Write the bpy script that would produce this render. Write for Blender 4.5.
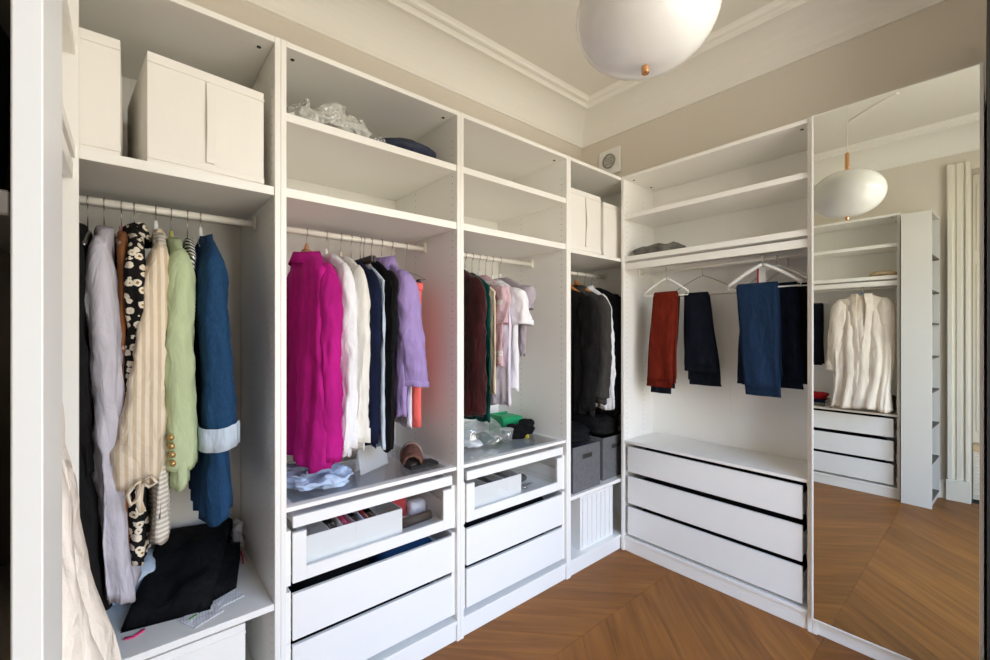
import bpy, bmesh, math, random
from mathutils import Vector, Matrix, noise

# ------------------------------------------------------------------ scene, camera, light
S = bpy.context.scene
C = S.collection
for o in list(bpy.data.objects):
    bpy.data.objects.remove(o)
TH = 0.6926
cam = bpy.data.cameras.new('camera')
cam.sensor_width = 36.0
cam.lens = 36.0 * 429.72 / 990.0
cam.shift_x = (495 - 485.24) / 990.0
cam.shift_y = (333 - 330) / 990.0
cam.clip_start = 0.02
co = bpy.data.objects.new('camera', cam)
co.location = (0, 0, 1.374)
co.rotation_euler = (math.pi / 2, 0, -TH)
C.objects.link(co)
S.camera = co

W = bpy.data.worlds.new('sky'); S.world = W
W.use_nodes = True
nt = W.node_tree; nt.nodes.clear()
tc = nt.nodes.new('ShaderNodeTexCoord'); sp = nt.nodes.new('ShaderNodeSeparateXYZ')
cr = nt.nodes.new('ShaderNodeValToRGB'); bg = nt.nodes.new('ShaderNodeBackground'); wo = nt.nodes.new('ShaderNodeOutputWorld')
mr = nt.nodes.new('ShaderNodeMapRange')
mr.inputs['From Min'].default_value = -1; mr.inputs['From Max'].default_value = 1
nt.links.new(tc.outputs['Generated'], sp.inputs[0]); nt.links.new(sp.outputs['Z'], mr.inputs['Value'])
nt.links.new(mr.outputs[0], cr.inputs[0]); nt.links.new(cr.outputs[0], bg.inputs[0]); nt.links.new(bg.outputs[0], wo.inputs[0])
e = cr.color_ramp.elements          # from straight down (0) over the horizon (.5) to the zenith (1)
e[0].position = 0.0; e[0].color = (0.52, 0.47, 0.39, 1)
e[1].position = 1.0; e[1].color = (0.40, 0.76, 1.50, 1)
for ps_, cl_ in ((.48, (.60, .54, .44)), (.53, (.98, .93, .84)), (.62, (.96, .96, .96)), (.74, (.56, .88, 1.48))):
    x = e.new(ps_); x.color = (*cl_, 1)
bg.inputs[1].default_value = 11.2

# daylight portal in the window opening behind the camera
pl = bpy.data.lights.new('window_daylight_portal', 'AREA'); pl.shape = 'RECTANGLE'; pl.size = 1.62; pl.size_y = 2.62
pl.cycles.is_portal = True
po = bpy.data.objects.new('window_daylight_portal', pl); po.location = (1.275, -.93, 1.41)
po.rotation_euler = (math.pi / 2, 0, 0)      # faces +y, into the room
C.objects.link(po)

vs = S.view_settings
vs.view_transform = 'Standard'; vs.look = 'None'; vs.gamma = 1.0; vs.use_curve_mapping = False
vs.exposure = 0.0
try:
    S.cycles.max_bounces = 14; S.cycles.diffuse_bounces = 10; S.cycles.glossy_bounces = 5
    S.cycles.transparent_max_bounces = 16; S.cycles.caustics_reflective = False; S.cycles.caustics_refractive = False
except Exception:
    pass

# ------------------------------------------------------------------ materials
M = {}
def pr(m): return m.node_tree.nodes['Principled BSDF']
def mat(name, col, rough=0.5, metal=0.0, spec=0.5):
    m = bpy.data.materials.new(name); m.use_nodes = True
    p = pr(m); p.inputs['Base Color'].default_value = (*col, 1); p.inputs['Roughness'].default_value = rough
    p.inputs['Metallic'].default_value = metal; p.inputs['Specular IOR Level'].default_value = spec
    M[name] = m; return m
def nd(m, t, **k):
    n = m.node_tree.nodes.new(t)
    for a, b in k.items(): setattr(n, a, b)
    return n
def lk(m, a, b): m.node_tree.links.new(a, b)
def objcoord(m, sc=(1, 1, 1), rot=(0, 0, 0)):
    t = nd(m, 'ShaderNodeTexCoord'); mp = nd(m, 'ShaderNodeMapping')
    mp.inputs['Scale'].default_value = sc; mp.inputs['Rotation'].default_value = rot
    lk(m, t.outputs['Object'], mp.inputs[0]); return mp.outputs[0]
def bump(m, h, strength=0.2, dist=0.002):
    b = nd(m, 'ShaderNodeBump'); b.inputs['Strength'].default_value = strength; b.inputs['Distance'].default_value = dist
    lk(m, h, b.inputs['Height']); lk(m, b.outputs[0], pr(m).inputs['Normal']); return b
def painted(name, col, rough=0.5, var=0.03, sc=3.0, bs=0.05):
    m = mat(name, col, rough)
    v = objcoord(m); n = nd(m, 'ShaderNodeTexNoise'); n.inputs['Scale'].default_value = sc; n.inputs['Detail'].default_value = 4
    lk(m, v, n.inputs[0])
    r = nd(m, 'ShaderNodeValToRGB')
    r.color_ramp.elements[0].position = .3; r.color_ramp.elements[1].position = .7
    r.color_ramp.elements[0].color = (*[c * (1 - var) for c in col], 1); r.color_ramp.elements[1].color = (*[min(1, c * (1 + var)) for c in col], 1)
    lk(m, n.outputs[0], r.inputs[0]); lk(m, r.outputs[0], pr(m).inputs['Base Color'])
    n2 = nd(m, 'ShaderNodeTexNoise'); n2.inputs['Scale'].default_value = 180; lk(m, v, n2.inputs[0]); bump(m, n2.outputs[0], bs, .001)
    return m
def fab(name, col, var=0.18, rough=0.9, sc=30, weave=700, bs=0.25, sheen=0.0, crease=.75):
    """plain woven cloth: soft tone variation, fine weave relief"""
    m = mat(name, col, rough, spec=0.15)
    pr(m).inputs['Sheen Weight'].default_value = sheen
    v = objcoord(m, (1, 1, .45)); n = nd(m, 'ShaderNodeTexNoise'); n.inputs['Scale'].default_value = sc; n.inputs['Detail'].default_value = 5
    lk(m, v, n.inputs[0])
    r = nd(m, 'ShaderNodeValToRGB'); r.color_ramp.elements[0].position = .3; r.color_ramp.elements[1].position = .7
    r.color_ramp.elements[0].color = (*[c * (1 - var) for c in col], 1); r.color_ramp.elements[1].color = (*[min(1, c * (1 + var)) for c in col], 1)
    lk(m, n.outputs[0], r.inputs[0]); lk(m, r.outputs[0], pr(m).inputs['Base Color'])
    v2 = objcoord(m); n2 = nd(m, 'ShaderNodeTexNoise'); n2.inputs['Scale'].default_value = weave; lk(m, v2, n2.inputs[0])
    b1 = bump(m, n2.outputs[0], bs, .0015)
    v3 = objcoord(m, (1, 1, .42)); n3 = nd(m, 'ShaderNodeTexNoise'); n3.inputs['Scale'].default_value = 21; n3.inputs['Detail'].default_value = 3; n3.inputs['Distortion'].default_value = .9; lk(m, v3, n3.inputs[0])
    b2 = nd(m, 'ShaderNodeBump'); b2.inputs['Strength'].default_value = crease; b2.inputs['Distance'].default_value = .014; lk(m, n3.outputs[0], b2.inputs['Height']); lk(m, b2.outputs[0], b1.inputs['Normal'])
    return m
def stripes(name, a, b, scale, rot, width=.5):
    m = fab(name, a)
    v = objcoord(m, rot=rot); w = nd(m, 'ShaderNodeTexWave'); w.inputs['Scale'].default_value = scale; w.inputs['Distortion'].default_value = 1.2
    w.inputs['Detail'].default_value = 1; w.inputs['Detail Scale'].default_value = .15
    lk(m, v, w.inputs[0]); r = nd(m, 'ShaderNodeValToRGB')
    r.color_ramp.elements[0].position = width - .12; r.color_ramp.elements[1].position = width + .12
    r.color_ramp.elements[0].color = (*a, 1); r.color_ramp.elements[1].color = (*b, 1)
    lk(m, w.outputs[0], r.inputs[0]); lk(m, r.outputs[0], pr(m).inputs['Base Color']); return m
def floral(name, ground, petal, heart, scale, r0=.30):
    m = fab(name, ground)
    v = objcoord(m, (1, .2, 1)); vo = nd(m, 'ShaderNodeTexVoronoi'); vo.inputs['Scale'].default_value = scale; vo.inputs['Randomness'].default_value = .75
    nz = nd(m, 'ShaderNodeTexNoise'); nz.inputs['Scale'].default_value = scale * 3.2; lk(m, v, nz.inputs[0])
    lk(m, v, vo.inputs[0])
    ad = nd(m, 'ShaderNodeMath', operation='MULTIPLY_ADD'); lk(m, nz.outputs[0], ad.inputs[0]); ad.inputs[1].default_value = .28; lk(m, vo.outputs['Distance'], ad.inputs[2])
    r = nd(m, 'ShaderNodeValToRGB'); r.color_ramp.interpolation = 'CONSTANT'
    el = r.color_ramp.elements; el[0].position = 0; el[0].color = (*heart, 1); el[1].position = r0 * .8; el[1].color = (*petal, 1)
    q = el.new(r0 + .20); q.color = (*ground, 1)
    lk(m, ad.outputs[0], r.inputs[0]); lk(m, r.outputs[0], pr(m).inputs['Base Color']); return m
def clear(name, tint=(.975, .982, .985), gloss=.12, rough=.02, milk=0.0, milkcol=(.9, .9, .9)):
    """thin clear sheet: see-through with a Fresnel sheen"""
    m = bpy.data.materials.new(name); m.use_nodes = True; t = m.node_tree; t.nodes.clear()
    o = t.nodes.new('ShaderNodeOutputMaterial'); tr = t.nodes.new('ShaderNodeBsdfTransparent'); gl = t.nodes.new('ShaderNodeBsdfGlossy')
    tr.inputs[0].default_value = (*tint, 1); gl.inputs['Roughness'].default_value = rough
    f = t.nodes.new('ShaderNodeFresnel'); f.inputs[0].default_value = 1.5
    a = t.nodes.new('ShaderNodeMath'); a.operation = 'ADD'; a.inputs[1].default_value = gloss * .25; t.links.new(f.outputs[0], a.inputs[0])
    ge = t.nodes.new('ShaderNodeNewGeometry'); inv = t.nodes.new('ShaderNodeMath'); inv.operation = 'SUBTRACT'; inv.inputs[0].default_value = 1; t.links.new(ge.outputs['Backfacing'], inv.inputs[1])
    mu = t.nodes.new('ShaderNodeMath'); mu.operation = 'MULTIPLY'; t.links.new(a.outputs[0], mu.inputs[0]); t.links.new(inv.outputs[0], mu.inputs[1])
    mx = t.nodes.new('ShaderNodeMixShader'); t.links.new(mu.outputs[0], mx.inputs[0]); t.links.new(tr.outputs[0], mx.inputs[1]); t.links.new(gl.outputs[0], mx.inputs[2])
    last = mx
    if milk > 0:
        df = t.nodes.new('ShaderNodeBsdfDiffuse'); df.inputs[0].default_value = (*milkcol, 1)
        m2 = t.nodes.new('ShaderNodeMixShader'); m2.inputs[0].default_value = milk
        t.links.new(mx.outputs[0], m2.inputs[1]); t.links.new(df.outputs[0], m2.inputs[2]); last = m2
    t.links.new(last.outputs[0], o.inputs[0]); M[name] = m; return m

painted('wall_paint', (.70, .655, .585), .85, .015, 2.0, .08)
painted('ceiling_paint', (.80, .78, .725), .9, .01, 2.0, .06)
painted('cornice_paint', (.87, .855, .815), .75, .01, 2.0, .04)
painted('trim_white', (.78, .75, .66), .45, .01, 2.0, .03)
painted('melamine_white', (.85, .84, .805), .38, .008, 4.0, .03)
painted('melamine_front', (.83, .83, .815), .30, .006, 4.0, .02)
painted('edge_white', (.86, .855, .83), .32, .005, 4.0, .01)
mat('hole_dark', (.03, .025, .02), .8)
mat('hole_soft', (.34, .31, .26), .8)
mat('gap_dark', (.025, .024, .024), .85)
mat('rail_white', (.82, .79, .72), .3)
mat('wire_steel', (.45, .42, .40), .25, 1.0)
mat('wire_white', (.80, .79, .76), .3)
mat('mirror_silver', (.81, .84, .80), .0, 1.0)
mat('copper', (.80, .42, .20), .25, 1.0)
mat('opal_glass', (.76, .755, .74), .16); pr(M['opal_glass']).inputs['Subsurface Weight'].default_value = .7; pr(M['opal_glass']).inputs['Subsurface Radius'].default_value = (1, 1, 1); pr(M['opal_glass']).inputs['Subsurface Scale'].default_value = .12
mat('cord_white', (.70, .69, .66), .5)
mat('vent_grey', (.30, .30, .28), .6)
mat('black_door', (.006, .006, .006), .6)
mat('plastic_white', (.82, .82, .81), .35)
mat('plastic_black', (.015, .015, .016), .4)
mat('metal_bright', (.62, .63, .65), .2, 1.0)
mat('gold_button', (.50, .33, .12), .35, .6)
mat('blue_plastic', (.08, .25, .50), .4)
mat('olive_tag', (.35, .33, .05), .6)
mat('yellow_tag', (.80, .72, .05), .6)
mat('green_card', (.01, .32, .12), .5)
mat('pink_string', (.85, .06, .22), .6)
mat('red_card', (.38, .02, .03), .5)
mat('dark_brown', (.06, .045, .035), .6); mat('shelf_greige', (.13, .11, .09), .6)
clear('clear_glass'); clear('clear_plastic', (.95, .97, .97), .5, .08, .10)
clear('bubble_plastic', (.92, .93, .92), .8, .16, .42, (.85, .85, .82))
mb = M['bubble_plastic']; nv = nd(mb, 'ShaderNodeTexVoronoi'); nv.inputs['Scale'].default_value = 75; lk(mb, objcoord(mb), nv.inputs[0]); nn_ = nd(mb, 'ShaderNodeTexNoise'); nn_.inputs['Scale'].default_value = 26; nn_.inputs['Detail'].default_value = 4; lk(mb, objcoord(mb), nn_.inputs[0])
bv = nd(mb, 'ShaderNodeBump'); bv.inputs['Strength'].default_value = .8; bv.inputs['Distance'].default_value = .008; bv.invert = True; lk(mb, nv.outputs['Distance'], bv.inputs['Height'])
bv2 = nd(mb, 'ShaderNodeBump'); bv2.inputs['Strength'].default_value = .8; bv2.inputs['Distance'].default_value = .02; lk(mb, nn_.outputs[0], bv2.inputs['Height']); lk(mb, bv2.outputs[0], bv.inputs['Normal'])
for q_ in mb.node_tree.nodes:
    if q_.type in ('BSDF_GLOSSY', 'BSDF_DIFFUSE'): lk(mb, bv.outputs[0], q_.inputs['Normal'])
clear('milky_plastic', (.93, .95, .96), .4, .15, .30)
m = painted('wood_hanger', (.50, .24, .10), .4, .12, 40, .03); painted('wood_dark', (.03, .022, .018), .5, .1, 40, .03)
painted('wood_amber', (.46, .17, .035), .4, .12, 40, .03)

# oak plank: grain along local x, tone by plank
m = mat('oak', (.42, .22, .075), .45, 0, .32)
t_ = nd(m, 'ShaderNodeTexCoord'); oi = nd(m, 'ShaderNodeObjectInfo')
mp = nd(m, 'ShaderNodeMapping'); mp.inputs['Scale'].default_value = (.9, 11, 11)
of = nd(m, 'ShaderNodeVectorMath', operation='SCALE'); of.inputs['Scale'].default_value = 30
cb = nd(m, 'ShaderNodeCombineXYZ'); lk(m, oi.outputs['Random'], cb.inputs[0]); lk(m, oi.outputs['Random'], cb.inputs[1])
lk(m, cb.outputs[0], of.inputs[0]); av = nd(m, 'ShaderNodeVectorMath', operation='ADD')
lk(m, t_.outputs['Object'], av.inputs[0]); lk(m, of.outputs[0], av.inputs[1]); lk(m, av.outputs[0], mp.inputs[0])
n1 = nd(m, 'ShaderNodeTexNoise'); n1.inputs['Scale'].default_value = 2.2; n1.inputs['Detail'].default_value = 7; n1.inputs['Distortion'].default_value = .8; lk(m, mp.outputs[0], n1.inputs[0])
r = nd(m, 'ShaderNodeValToRGB'); r.color_ramp.elements[0].position = .28; r.color_ramp.elements[0].color = (.180, .061, .010, 1)
r.color_ramp.elements[1].position = .74; r.color_ramp.elements[1].color = (.320, .118, .020, 1)
lk(m, n1.outputs[0], r.inputs[0])
hs = nd(m, 'ShaderNodeHueSaturation'); mrr = nd(m, 'ShaderNodeMapRange'); mrr.inputs['To Min'].default_value = .88; mrr.inputs['To Max'].default_value = 1.10
lk(m, oi.outputs['Random'], mrr.inputs[0]); lk(m, mrr.outputs[0], hs.inputs['Value']); lk(m, r.outputs[0], hs.inputs['Color']); lk(m, hs.outputs[0], pr(m).inputs['Base Color'])
bump(m, n1.outputs[0], .12, .002)

# cloths
fab('c_black', (.006, .006, .007), .3); fab('c_black2', (.009, .0085, .009), .3)
fab('c_lilac_grey', (.52, .50, .56), .06, .75); fab('c_denim', (.014, .052, .125), .14, .85, 140); fab('c_denim_pale', (.50, .58, .68), .15)
fab('c_green', (.46, .54, .33), .05); fab('c_magenta', (.44, .010, .21), .16, .8, 18); fab('c_white', (.80, .80, .84), .04); fab('c_cream', (.78, .76, .71), .04)
fab('c_navy', (.006, .010, .032), .3); fab('c_lilac', (.34, .25, .52), .07); fab('c_lilac_pale', (.70, .66, .76), .05); fab('c_coral', (.80, .15, .13), .08)
fab('c_paleblue', (.50, .62, .84), .10, .8, 14); fab('c_wine', (.032, .002, .003), .4, .7, 40, sheen=.15); fab('c_teal', (.005, .062, .052), .15)
fab('c_greylilac', (.42, .37, .42), .08); fab('c_charcoal', (.045, .043, .041), .18); fab('c_rust', (.15, .015, .006), .2)
fab('c_midnight', (.006, .008, .016), .3); fab('c_jeans', (.010, .027, .066), .16, .85, 140); fab('c_jeans_dark', (.006, .011, .026), .35)
fab('c_cardigan', (.80, .72, .63), .05, .9, 14, 420, .4); fab('c_greyfold', (.15, .145, .13), .25); fab('c_box', (.83, .81, .77), .02, .85, 6, 900, .2, crease=.06)
fab('c_felt', (.135, .135, .14), .16, .95, 120, 500, .5, crease=0); fab('c_sandbrown', (.55, .42, .28), .12); fab('c_navybag', (.035, .042, .07), .25, .55)
fab('c_fur', (.16, .075, .055), .35, 1, 90, 260, 1.0); fab('c_tan', (.30, .22, .20), .15)
stripes('c_stripe_beige', (.76, .66, .53), (.60, .48, .34), 17, (0, 0, 0), .55)
stripes('c_stripe_grey', (.74, .70, .62), (.50, .45, .38), 22, (0, math.pi / 2, 0), .5)
stripes('c_stripe_bw', (.75, .75, .72), (.03, .03, .03), 30, (0, .9, 0), .5)
floral('c_floral_black', (.010, .009, .009), (.74, .67, .55), (.30, .17, .05), 40, .36)
floral('c_floral_brown', (.30, .125, .05), (.62, .45, .33), (.5, .3, .2), 30, .16)
floral('c_print_pink', (.60, .42, .47), (.72, .68, .68), (.30, .20, .24), 22, .22)
m = stripes('paper_print', (.80, .80, .84), (.66, .66, .71), 38, (0, 0, .5), .72)

# ------------------------------------------------------------------ mesh helpers
ORI = {}
def root_of(o):
    while o.parent: o = o.parent
    return o
def thing(name, label, cat, loc, group=None):
    o = bpy.data.objects.new(name, None); o.empty_display_size = .05; o.location = loc; C.objects.link(o)
    o['label'] = label; o['category'] = cat
    if group: o['group'] = group
    ORI[o.name] = Vector(loc); return o
def obj(name, bm, m, parent=None, smooth=False, loc=None):
    """links a bmesh given in world coordinates as one object; its origin is its thing's base"""
    if parent is not None: org = ORI[root_of(parent).name]
    else: org = Vector(loc) if loc is not None else Vector((0, 0, 0))
    me = bpy.data.meshes.new(name); 
    for v in bm.verts: v.co -= org
    bm.normal_update(); bm.to_mesh(me); bm.free()
    me.materials.append(M[m] if isinstance(m, str) else m)
    if smooth:
        for p in me.polygons: p.use_smooth = True
    o = bpy.data.objects.new(name, me); C.objects.link(o)
    if parent is not None: o.parent = parent
    else: o.location = org; ORI[o.name] = org
    return o
def tag(o, label, cat, group=None):
    o['label'] = label; o['category'] = cat
    if group: o['group'] = group
    return o
def struct(name, bm, m, loc=(0, 0, 0), label=None):
    o = obj(name, bm, m, None, False, loc); o['kind'] = 'structure'
    if label: o['label'] = label; o['category'] = name.split('_')[0]
    return o
def NB(): return bmesh.new()
def bx(bm, x0, x1, y0, y1, z0, z1, bev=0.0, seg=1):
    t = bmesh.new(); bmesh.ops.create_cube(t, size=1)
    for v in t.verts:
        v.co = Vector(((x0 + x1) / 2 + v.co.x * (x1 - x0), (y0 + y1) / 2 + v.co.y * (y1 - y0), (z0 + z1) / 2 + v.co.z * (z1 - z0)))
    if bev > 0: bmesh.ops.bevel(t, geom=list(t.edges), offset=bev, segments=seg, affect='EDGES', clamp_overlap=True)
    add(bm, t); return bm
def add(bm, t):
    mp = {v: bm.verts.new(v.co) for v in t.verts}
    for f in t.faces:
        try: bm.faces.new([mp[v] for v in f.verts])
        except ValueError: pass
    t.free()
def B(x0, x1, y0, y1, z0, z1, bev=.0012): return bx(NB(), x0, x1, y0, y1, z0, z1, bev)
def prism(bm, pts, z0, z1):
    a = [bm.verts.new((p[0], p[1], z0)) for p in pts]; b = [bm.verts.new((p[0], p[1], z1)) for p in pts]
    n = len(pts); bm.faces.new(list(reversed(a))); bm.faces.new(b)
    for i in range(n): bm.faces.new((a[i], a[(i + 1) % n], b[(i + 1) % n], b[i]))
    return bm
def loft(bm, rings, cap0=False, cap1=False, close=True):
    R = [[bm.verts.new(p) for p in r] for r in rings]; n = len(R[0])
    for i in range(len(R) - 1):
        for j in range(n if close else n - 1):
            k = (j + 1) % n
            bm.faces.new((R[i][j], R[i][k], R[i + 1][k], R[i + 1][j]))
    if cap0: bm.faces.new(list(reversed(R[0])))
    if cap1: bm.faces.new(R[-1])
    return bm
def tube(bm, pts, rad, n=8, cap=True):
    pts = [Vector(p) for p in pts]; rings = []
    up = Vector((0, 0, 1)); prev = None
    for i, p in enumerate(pts):
        d = (pts[min(i + 1, len(pts) - 1)] - pts[max(i - 1, 0)]).normalized()
        if prev is None:
            a = d.cross(up)
            if a.length < .05: a = d.cross(Vector((1, 0, 0)))
        else: a = prev - d * prev.dot(d)
        a.normalize(); prev = a; b = d.cross(a)
        rr = rad[i] if isinstance(rad, (list, tuple)) else rad
        if isinstance(rr, (list, tuple)): ra, rb = rr
        else: ra = rb = rr
        rings.append([p + a * (math.cos(2 * math.pi * k / n) * ra) + b * (math.sin(2 * math.pi * k / n) * rb) for k in range(n)])
    return loft(bm, rings, cap, cap)
def lathe(bm, c, prof, n=32):
    rings = [[Vector((c[0] + r * math.cos(2 * math.pi * k / n), c[1] + r * math.sin(2 * math.pi * k / n), c[2] + z)) for k in range(n)] for r, z in prof]
    return loft(bm, rings, True, True)
def spow(x, e): return math.copysign(abs(x) ** e, x)
def turn(o, ang, tilt=(0, 0)): o.rotation_euler = (tilt[0], tilt[1], ang)

# ------------------------------------------------------------------ setting
UA0, UB, VA, H = -0.3567, 2.4078, 1.5503, 2.364
WA, WB, WC, CEIL = 2.15, 2.79, -0.47, 3.055
WDR = [(2.20, .0328), (2.79, .0452)]           # slightly skewed short wall beside the mirror

fl = struct('floor', bx(NB(), -.75, 3.0, -1.2, 2.4, -.06, -.0145), 'gap_dark', (1.1, .8, 0), 'oak chevron parquet floor')
def clip(poly, ax, val, keep_less):
    out = []
    for i in range(len(poly)):
        a, b = poly[i], poly[(i + 1) % len(poly)]
        ia = (a[ax] <= val) if keep_less else (a[ax] >= val); ib = (b[ax] <= val) if keep_less else (b[ax] >= val)
        if ia: out.append(a)
        if ia != ib:
            t = (val - a[ax]) / (b[ax] - a[ax]); out.append((a[0] + (b[0] - a[0]) * t, a[1] + (b[1] - a[1]) * t))
    return out
ROW, SP = .705, .185
for k in range(-3, 3):
    y0 = .515 + ROW * k; y1 = y0 + ROW; sgn = -1 if k % 2 else 1
    ang = math.atan2(sgn, 1)
    for i in range(-7, 26):
        x = -.6 + i * SP; g = .0005; dx = ROW * sgn
        x_ = x if sgn > 0 else x + ROW
        poly = [(x_ + g, y0 + g), (x_ + SP - g, y0 + g), (x_ + SP - g + dx, y1 - g), (x_ + g + dx, y1 - g)]
        for ax, val, less in ((0, WC, False), (0, WB, True), (1, -.90, False), (1, WA, True)):
            if len(poly) > 2: poly = clip(poly, ax, val, less)
        if len(poly) < 3: continue
        area = abs(sum(poly[j][0] * poly[(j + 1) % len(poly)][1] - poly[(j + 1) % len(poly)][0] * poly[j][1] for j in range(len(poly)))) / 2
        if area < .002: continue
        cx, cy = sum(p[0] for p in poly) / len(poly), sum(p[1] for p in poly) / len(poly)
        R_ = Matrix.Rotation(-ang, 2)
        loc = [R_ @ Vector((p[0] - cx, p[1] - cy)) for p in poly]
        bm = NB()
        a = [bm.verts.new((p.x, p.y, -.014)) for p in loc]; b = [bm.verts.new((p.x, p.y, -.0006)) for p in loc]
        cen = Vector((sum(p.x for p in loc) / len(loc), sum(p.y for p in loc) / len(loc)))
        tp = []
        for p in loc:
            d = (cen - p).normalized(); q = p + d * .0009; tp.append(bm.verts.new((q.x, q.y, 0)))
        n = len(loc); bm.faces.new(tp)
        for j in range(n):
            bm.faces.new((a[j], a[(j + 1) % n], b[(j + 1) % n], b[j])); bm.faces.new((b[j], b[(j + 1) % n], tp[(j + 1) % n], tp[j]))
        me = bpy.data.meshes.new('plank'); bm.normal_update(); bmesh.ops.recalc_face_normals(bm, faces=bm.faces); bm.to_mesh(me); bm.free(); me.materials.append(M['oak'])
        o = bpy.data.objects.new('plank', me); C.objects.link(o); o.parent = fl
        o.location = (cx - 1.1, cy - .8, 0); o.rotation_euler = (0, 0, ang)

struct('ceiling', bx(NB(), -.75, 3.0, -1.2, 2.4, CEIL, CEIL + .08), 'ceiling_paint', (1.1, .8, CEIL), 'pale plain ceiling')
struct('wall_back', bx(NB(), -.75, 3.0, WA, 2.4, -.06, CEIL), 'wall_paint', (1.1, WA, 0), 'beige wall behind the long row of wardrobes')
struct('wall_right', bx(NB(), WB, 3.0, -.3, WA, -.06, CEIL), 'wall_paint', (WB, 1, 0), 'beige wall behind the mirrored wardrobe')
# left wall with the cased window niche beside the narrow bookcase
bm = NB(); bx(bm, -.75, WC, .165, WA, -.06, CEIL); bx(bm, -.75, WC, -.10, .165, 2.70, CEIL); bx(bm, -.75, -.70, -.10, .165, -.06, 2.70); bx(bm, -.75, WC, -1.2, -.10, -.06, CEIL)
struct('wall_left', bm, 'wall_paint', (WC, 1.2, 0), 'beige wall with a cased niche')
bm = NB(); prism(bm, [WDR[0], (2.20, -1.2), (2.79, -1.2), WDR[1]], -.06, CEIL)
bx(bm, WC, .45, -1.2, -.92, -.06, CEIL); bx(bm, .45, 2.20, -1.2, -.92, 2.74, CEIL); bx(bm, .45, 2.20, -1.2, -.92, -.06, .08); bx(bm, 2.10, 2.20, -1.2, -.92, .08, 2.74)
struct('wall_front', bm, 'wall_paint', (1, -.3, 0), 'beige wall around the tall window')
# window in the front wall (daylight side)
wf = NB()
for a in (.45, .985, 1.52, 2.05): bx(wf, a, a + .05, -1.08, -1.02, .08, 2.74)
for a in (.08, 2.05, 2.69): bx(wf, .45, 2.10, -1.075, -1.025, a, a + .05)
win = struct('window_1', wf, 'trim_white', (1.27, -1.05, 0), 'tall white framed window')
for a in (.50, 1.035, 1.57): obj('pane', B(a, a + (.485 if a < 1.5 else .48), -1.052, -1.046, .13, 2.69, 0), 'clear_glass', win)
# cornice: one swept profile per wall
prof = [(0, 2.845), (.012, 2.847), (.014, 2.862)]
for i in range(0, 11):
    a = i / 10 * math.pi / 2
    prof.append((.016 + .190 * (1 - math.cos(a)) , 2.866 + .150 * math.sin(a)))
prof += [(.208, 3.010), (.214, 3.010), (.216, 3.030), (.224, 3.040), (.238, 3.040), (.244, 3.030), (.256, 3.034), (.262, 3.046), (.276, 3.055), (0, 3.055)]
def cornice(name, f, lab):
    bm = NB(); loft(bm, [[Vector(f(p, 0, z)) for p, z in prof], [Vector(f(p, 1, z)) for p, z in prof]], True, True, True)
    bmesh.ops.recalc_face_normals(bm, faces=bm.faces)
    o = struct(name, bm, 'cornice_paint', (1, 1, 2.845), lab)
cornice('trim_1', lambda p, t, z: ((WC + p) if t == 0 else (WB - p), WA - p, z), 'coved plaster cornice above the long row of wardrobes')
cornice('trim_2', lambda p, t, z: (WB - p, (WA - p) if t == 0 else (.047 + 0 * p), z), 'coved plaster cornice above the mirror')
cornice('trim_3', lambda p, t, z: (WC + p, (WA - p) if t == 0 else (-.92 + p), z), 'coved plaster cornice above the narrow bookcase')
cornice('trim_4', lambda p, t, z: ((WC + p) if t == 0 else 2.20, -.92 + p, z), 'coved plaster cornice above the tall window')
# raised plaster line curving across the ceiling
arc = [(.37 + .34 * t - .08 * t * t, .77 - .30 * t, CEIL - .004) for t in [i / 12 for i in range(13)]]
struct('trim_5', tube(NB(), arc, [(.016, .005)] * 13, 8), 'cornice_paint', (.5, .6, CEIL), 'thin curved plaster line on the ceiling')
# tall casing and baseboard on the left wall
bm = NB(); bx(bm, WC, WC + .030, .168, .300, .17, 2.76, .004); bx(bm, WC + .03, WC + .045, .176, .196, .17, 2.76, .003); bx(bm, WC + .03, WC + .052, .262, .298, .17, 2.76, .006)
bx(bm, WC + .03, WC + .040, .212, .246, .17, 2.76, .004)
struct('trim_6', bm, 'trim_white', (WC, .23, 0), 'tall moulded white casing beside the narrow bookcase')
bm = NB(); bx(bm, WC, WC + .058, .164, .304, 0, .17, .004)
struct('trim_7', bm, 'trim_white', (WC, .23, 0), 'white plinth block under the tall casing')
bm = NB(); bx(bm, WC, WC + .022, .308, .40, 0, .15, .003); bx(bm, WC + .022, WC + .028, .308, .40, .0, .12, .002)
struct('baseboard_left', bm, 'trim_white', (WC, .35, 0), 'white baseboard beside the tall casing')
# panelled niche lining and radiator grille seen past the casing
bm = NB(); bx(bm, -.70, -.685, .052, .163, .46, 2.70, .002); bx(bm, -.685, -.675, .07, .145, .55, 1.95, .004); bx(bm, -.685, -.675, .07, .145, 2.06, 2.62, .004)
struct('trim_8', bm, 'trim_white', (-.69, .06, 0), 'white panelled lining of the niche')
rc = thing('radiator_cover', 'slatted white radiator cover with a pale wooden top in the niche', 'radiator', (-.60, .06, 0))
obj('frame', B(-.66, -.60, -.09, .16, 0, .40), 'trim_white', rc)
obj('top', B(-.695, -.575, -.095, .162, .40, .45, .004), mat('pale_wood', (.62, .47, .30), .5), rc)
for i in range(12):
    obj('slat', B(-.60, -.588, -.08, .155, .03 + i * .030, .048 + i * .030, .001), 'trim_white', rc)

# black door leaf on the short wall beside the mirror, raised past its top to darken the wall
def alongD(x): return WDR[0][1] + (x - 2.20) * (WDR[1][1] - WDR[0][1]) / .59
bm = NB(); prism(bm, [(2.185, alongD(2.185) + .0008), (2.775, alongD(2.775) + .0008), (2.775, alongD(2.775) - .03), (2.185, alongD(2.185) - .03)], .0, 2.60)
struct('door_1', bm, 'black_door', (2.2, 0, 0), 'black door in the short wall beside the mirror, extended upward to darken the wall')

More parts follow.
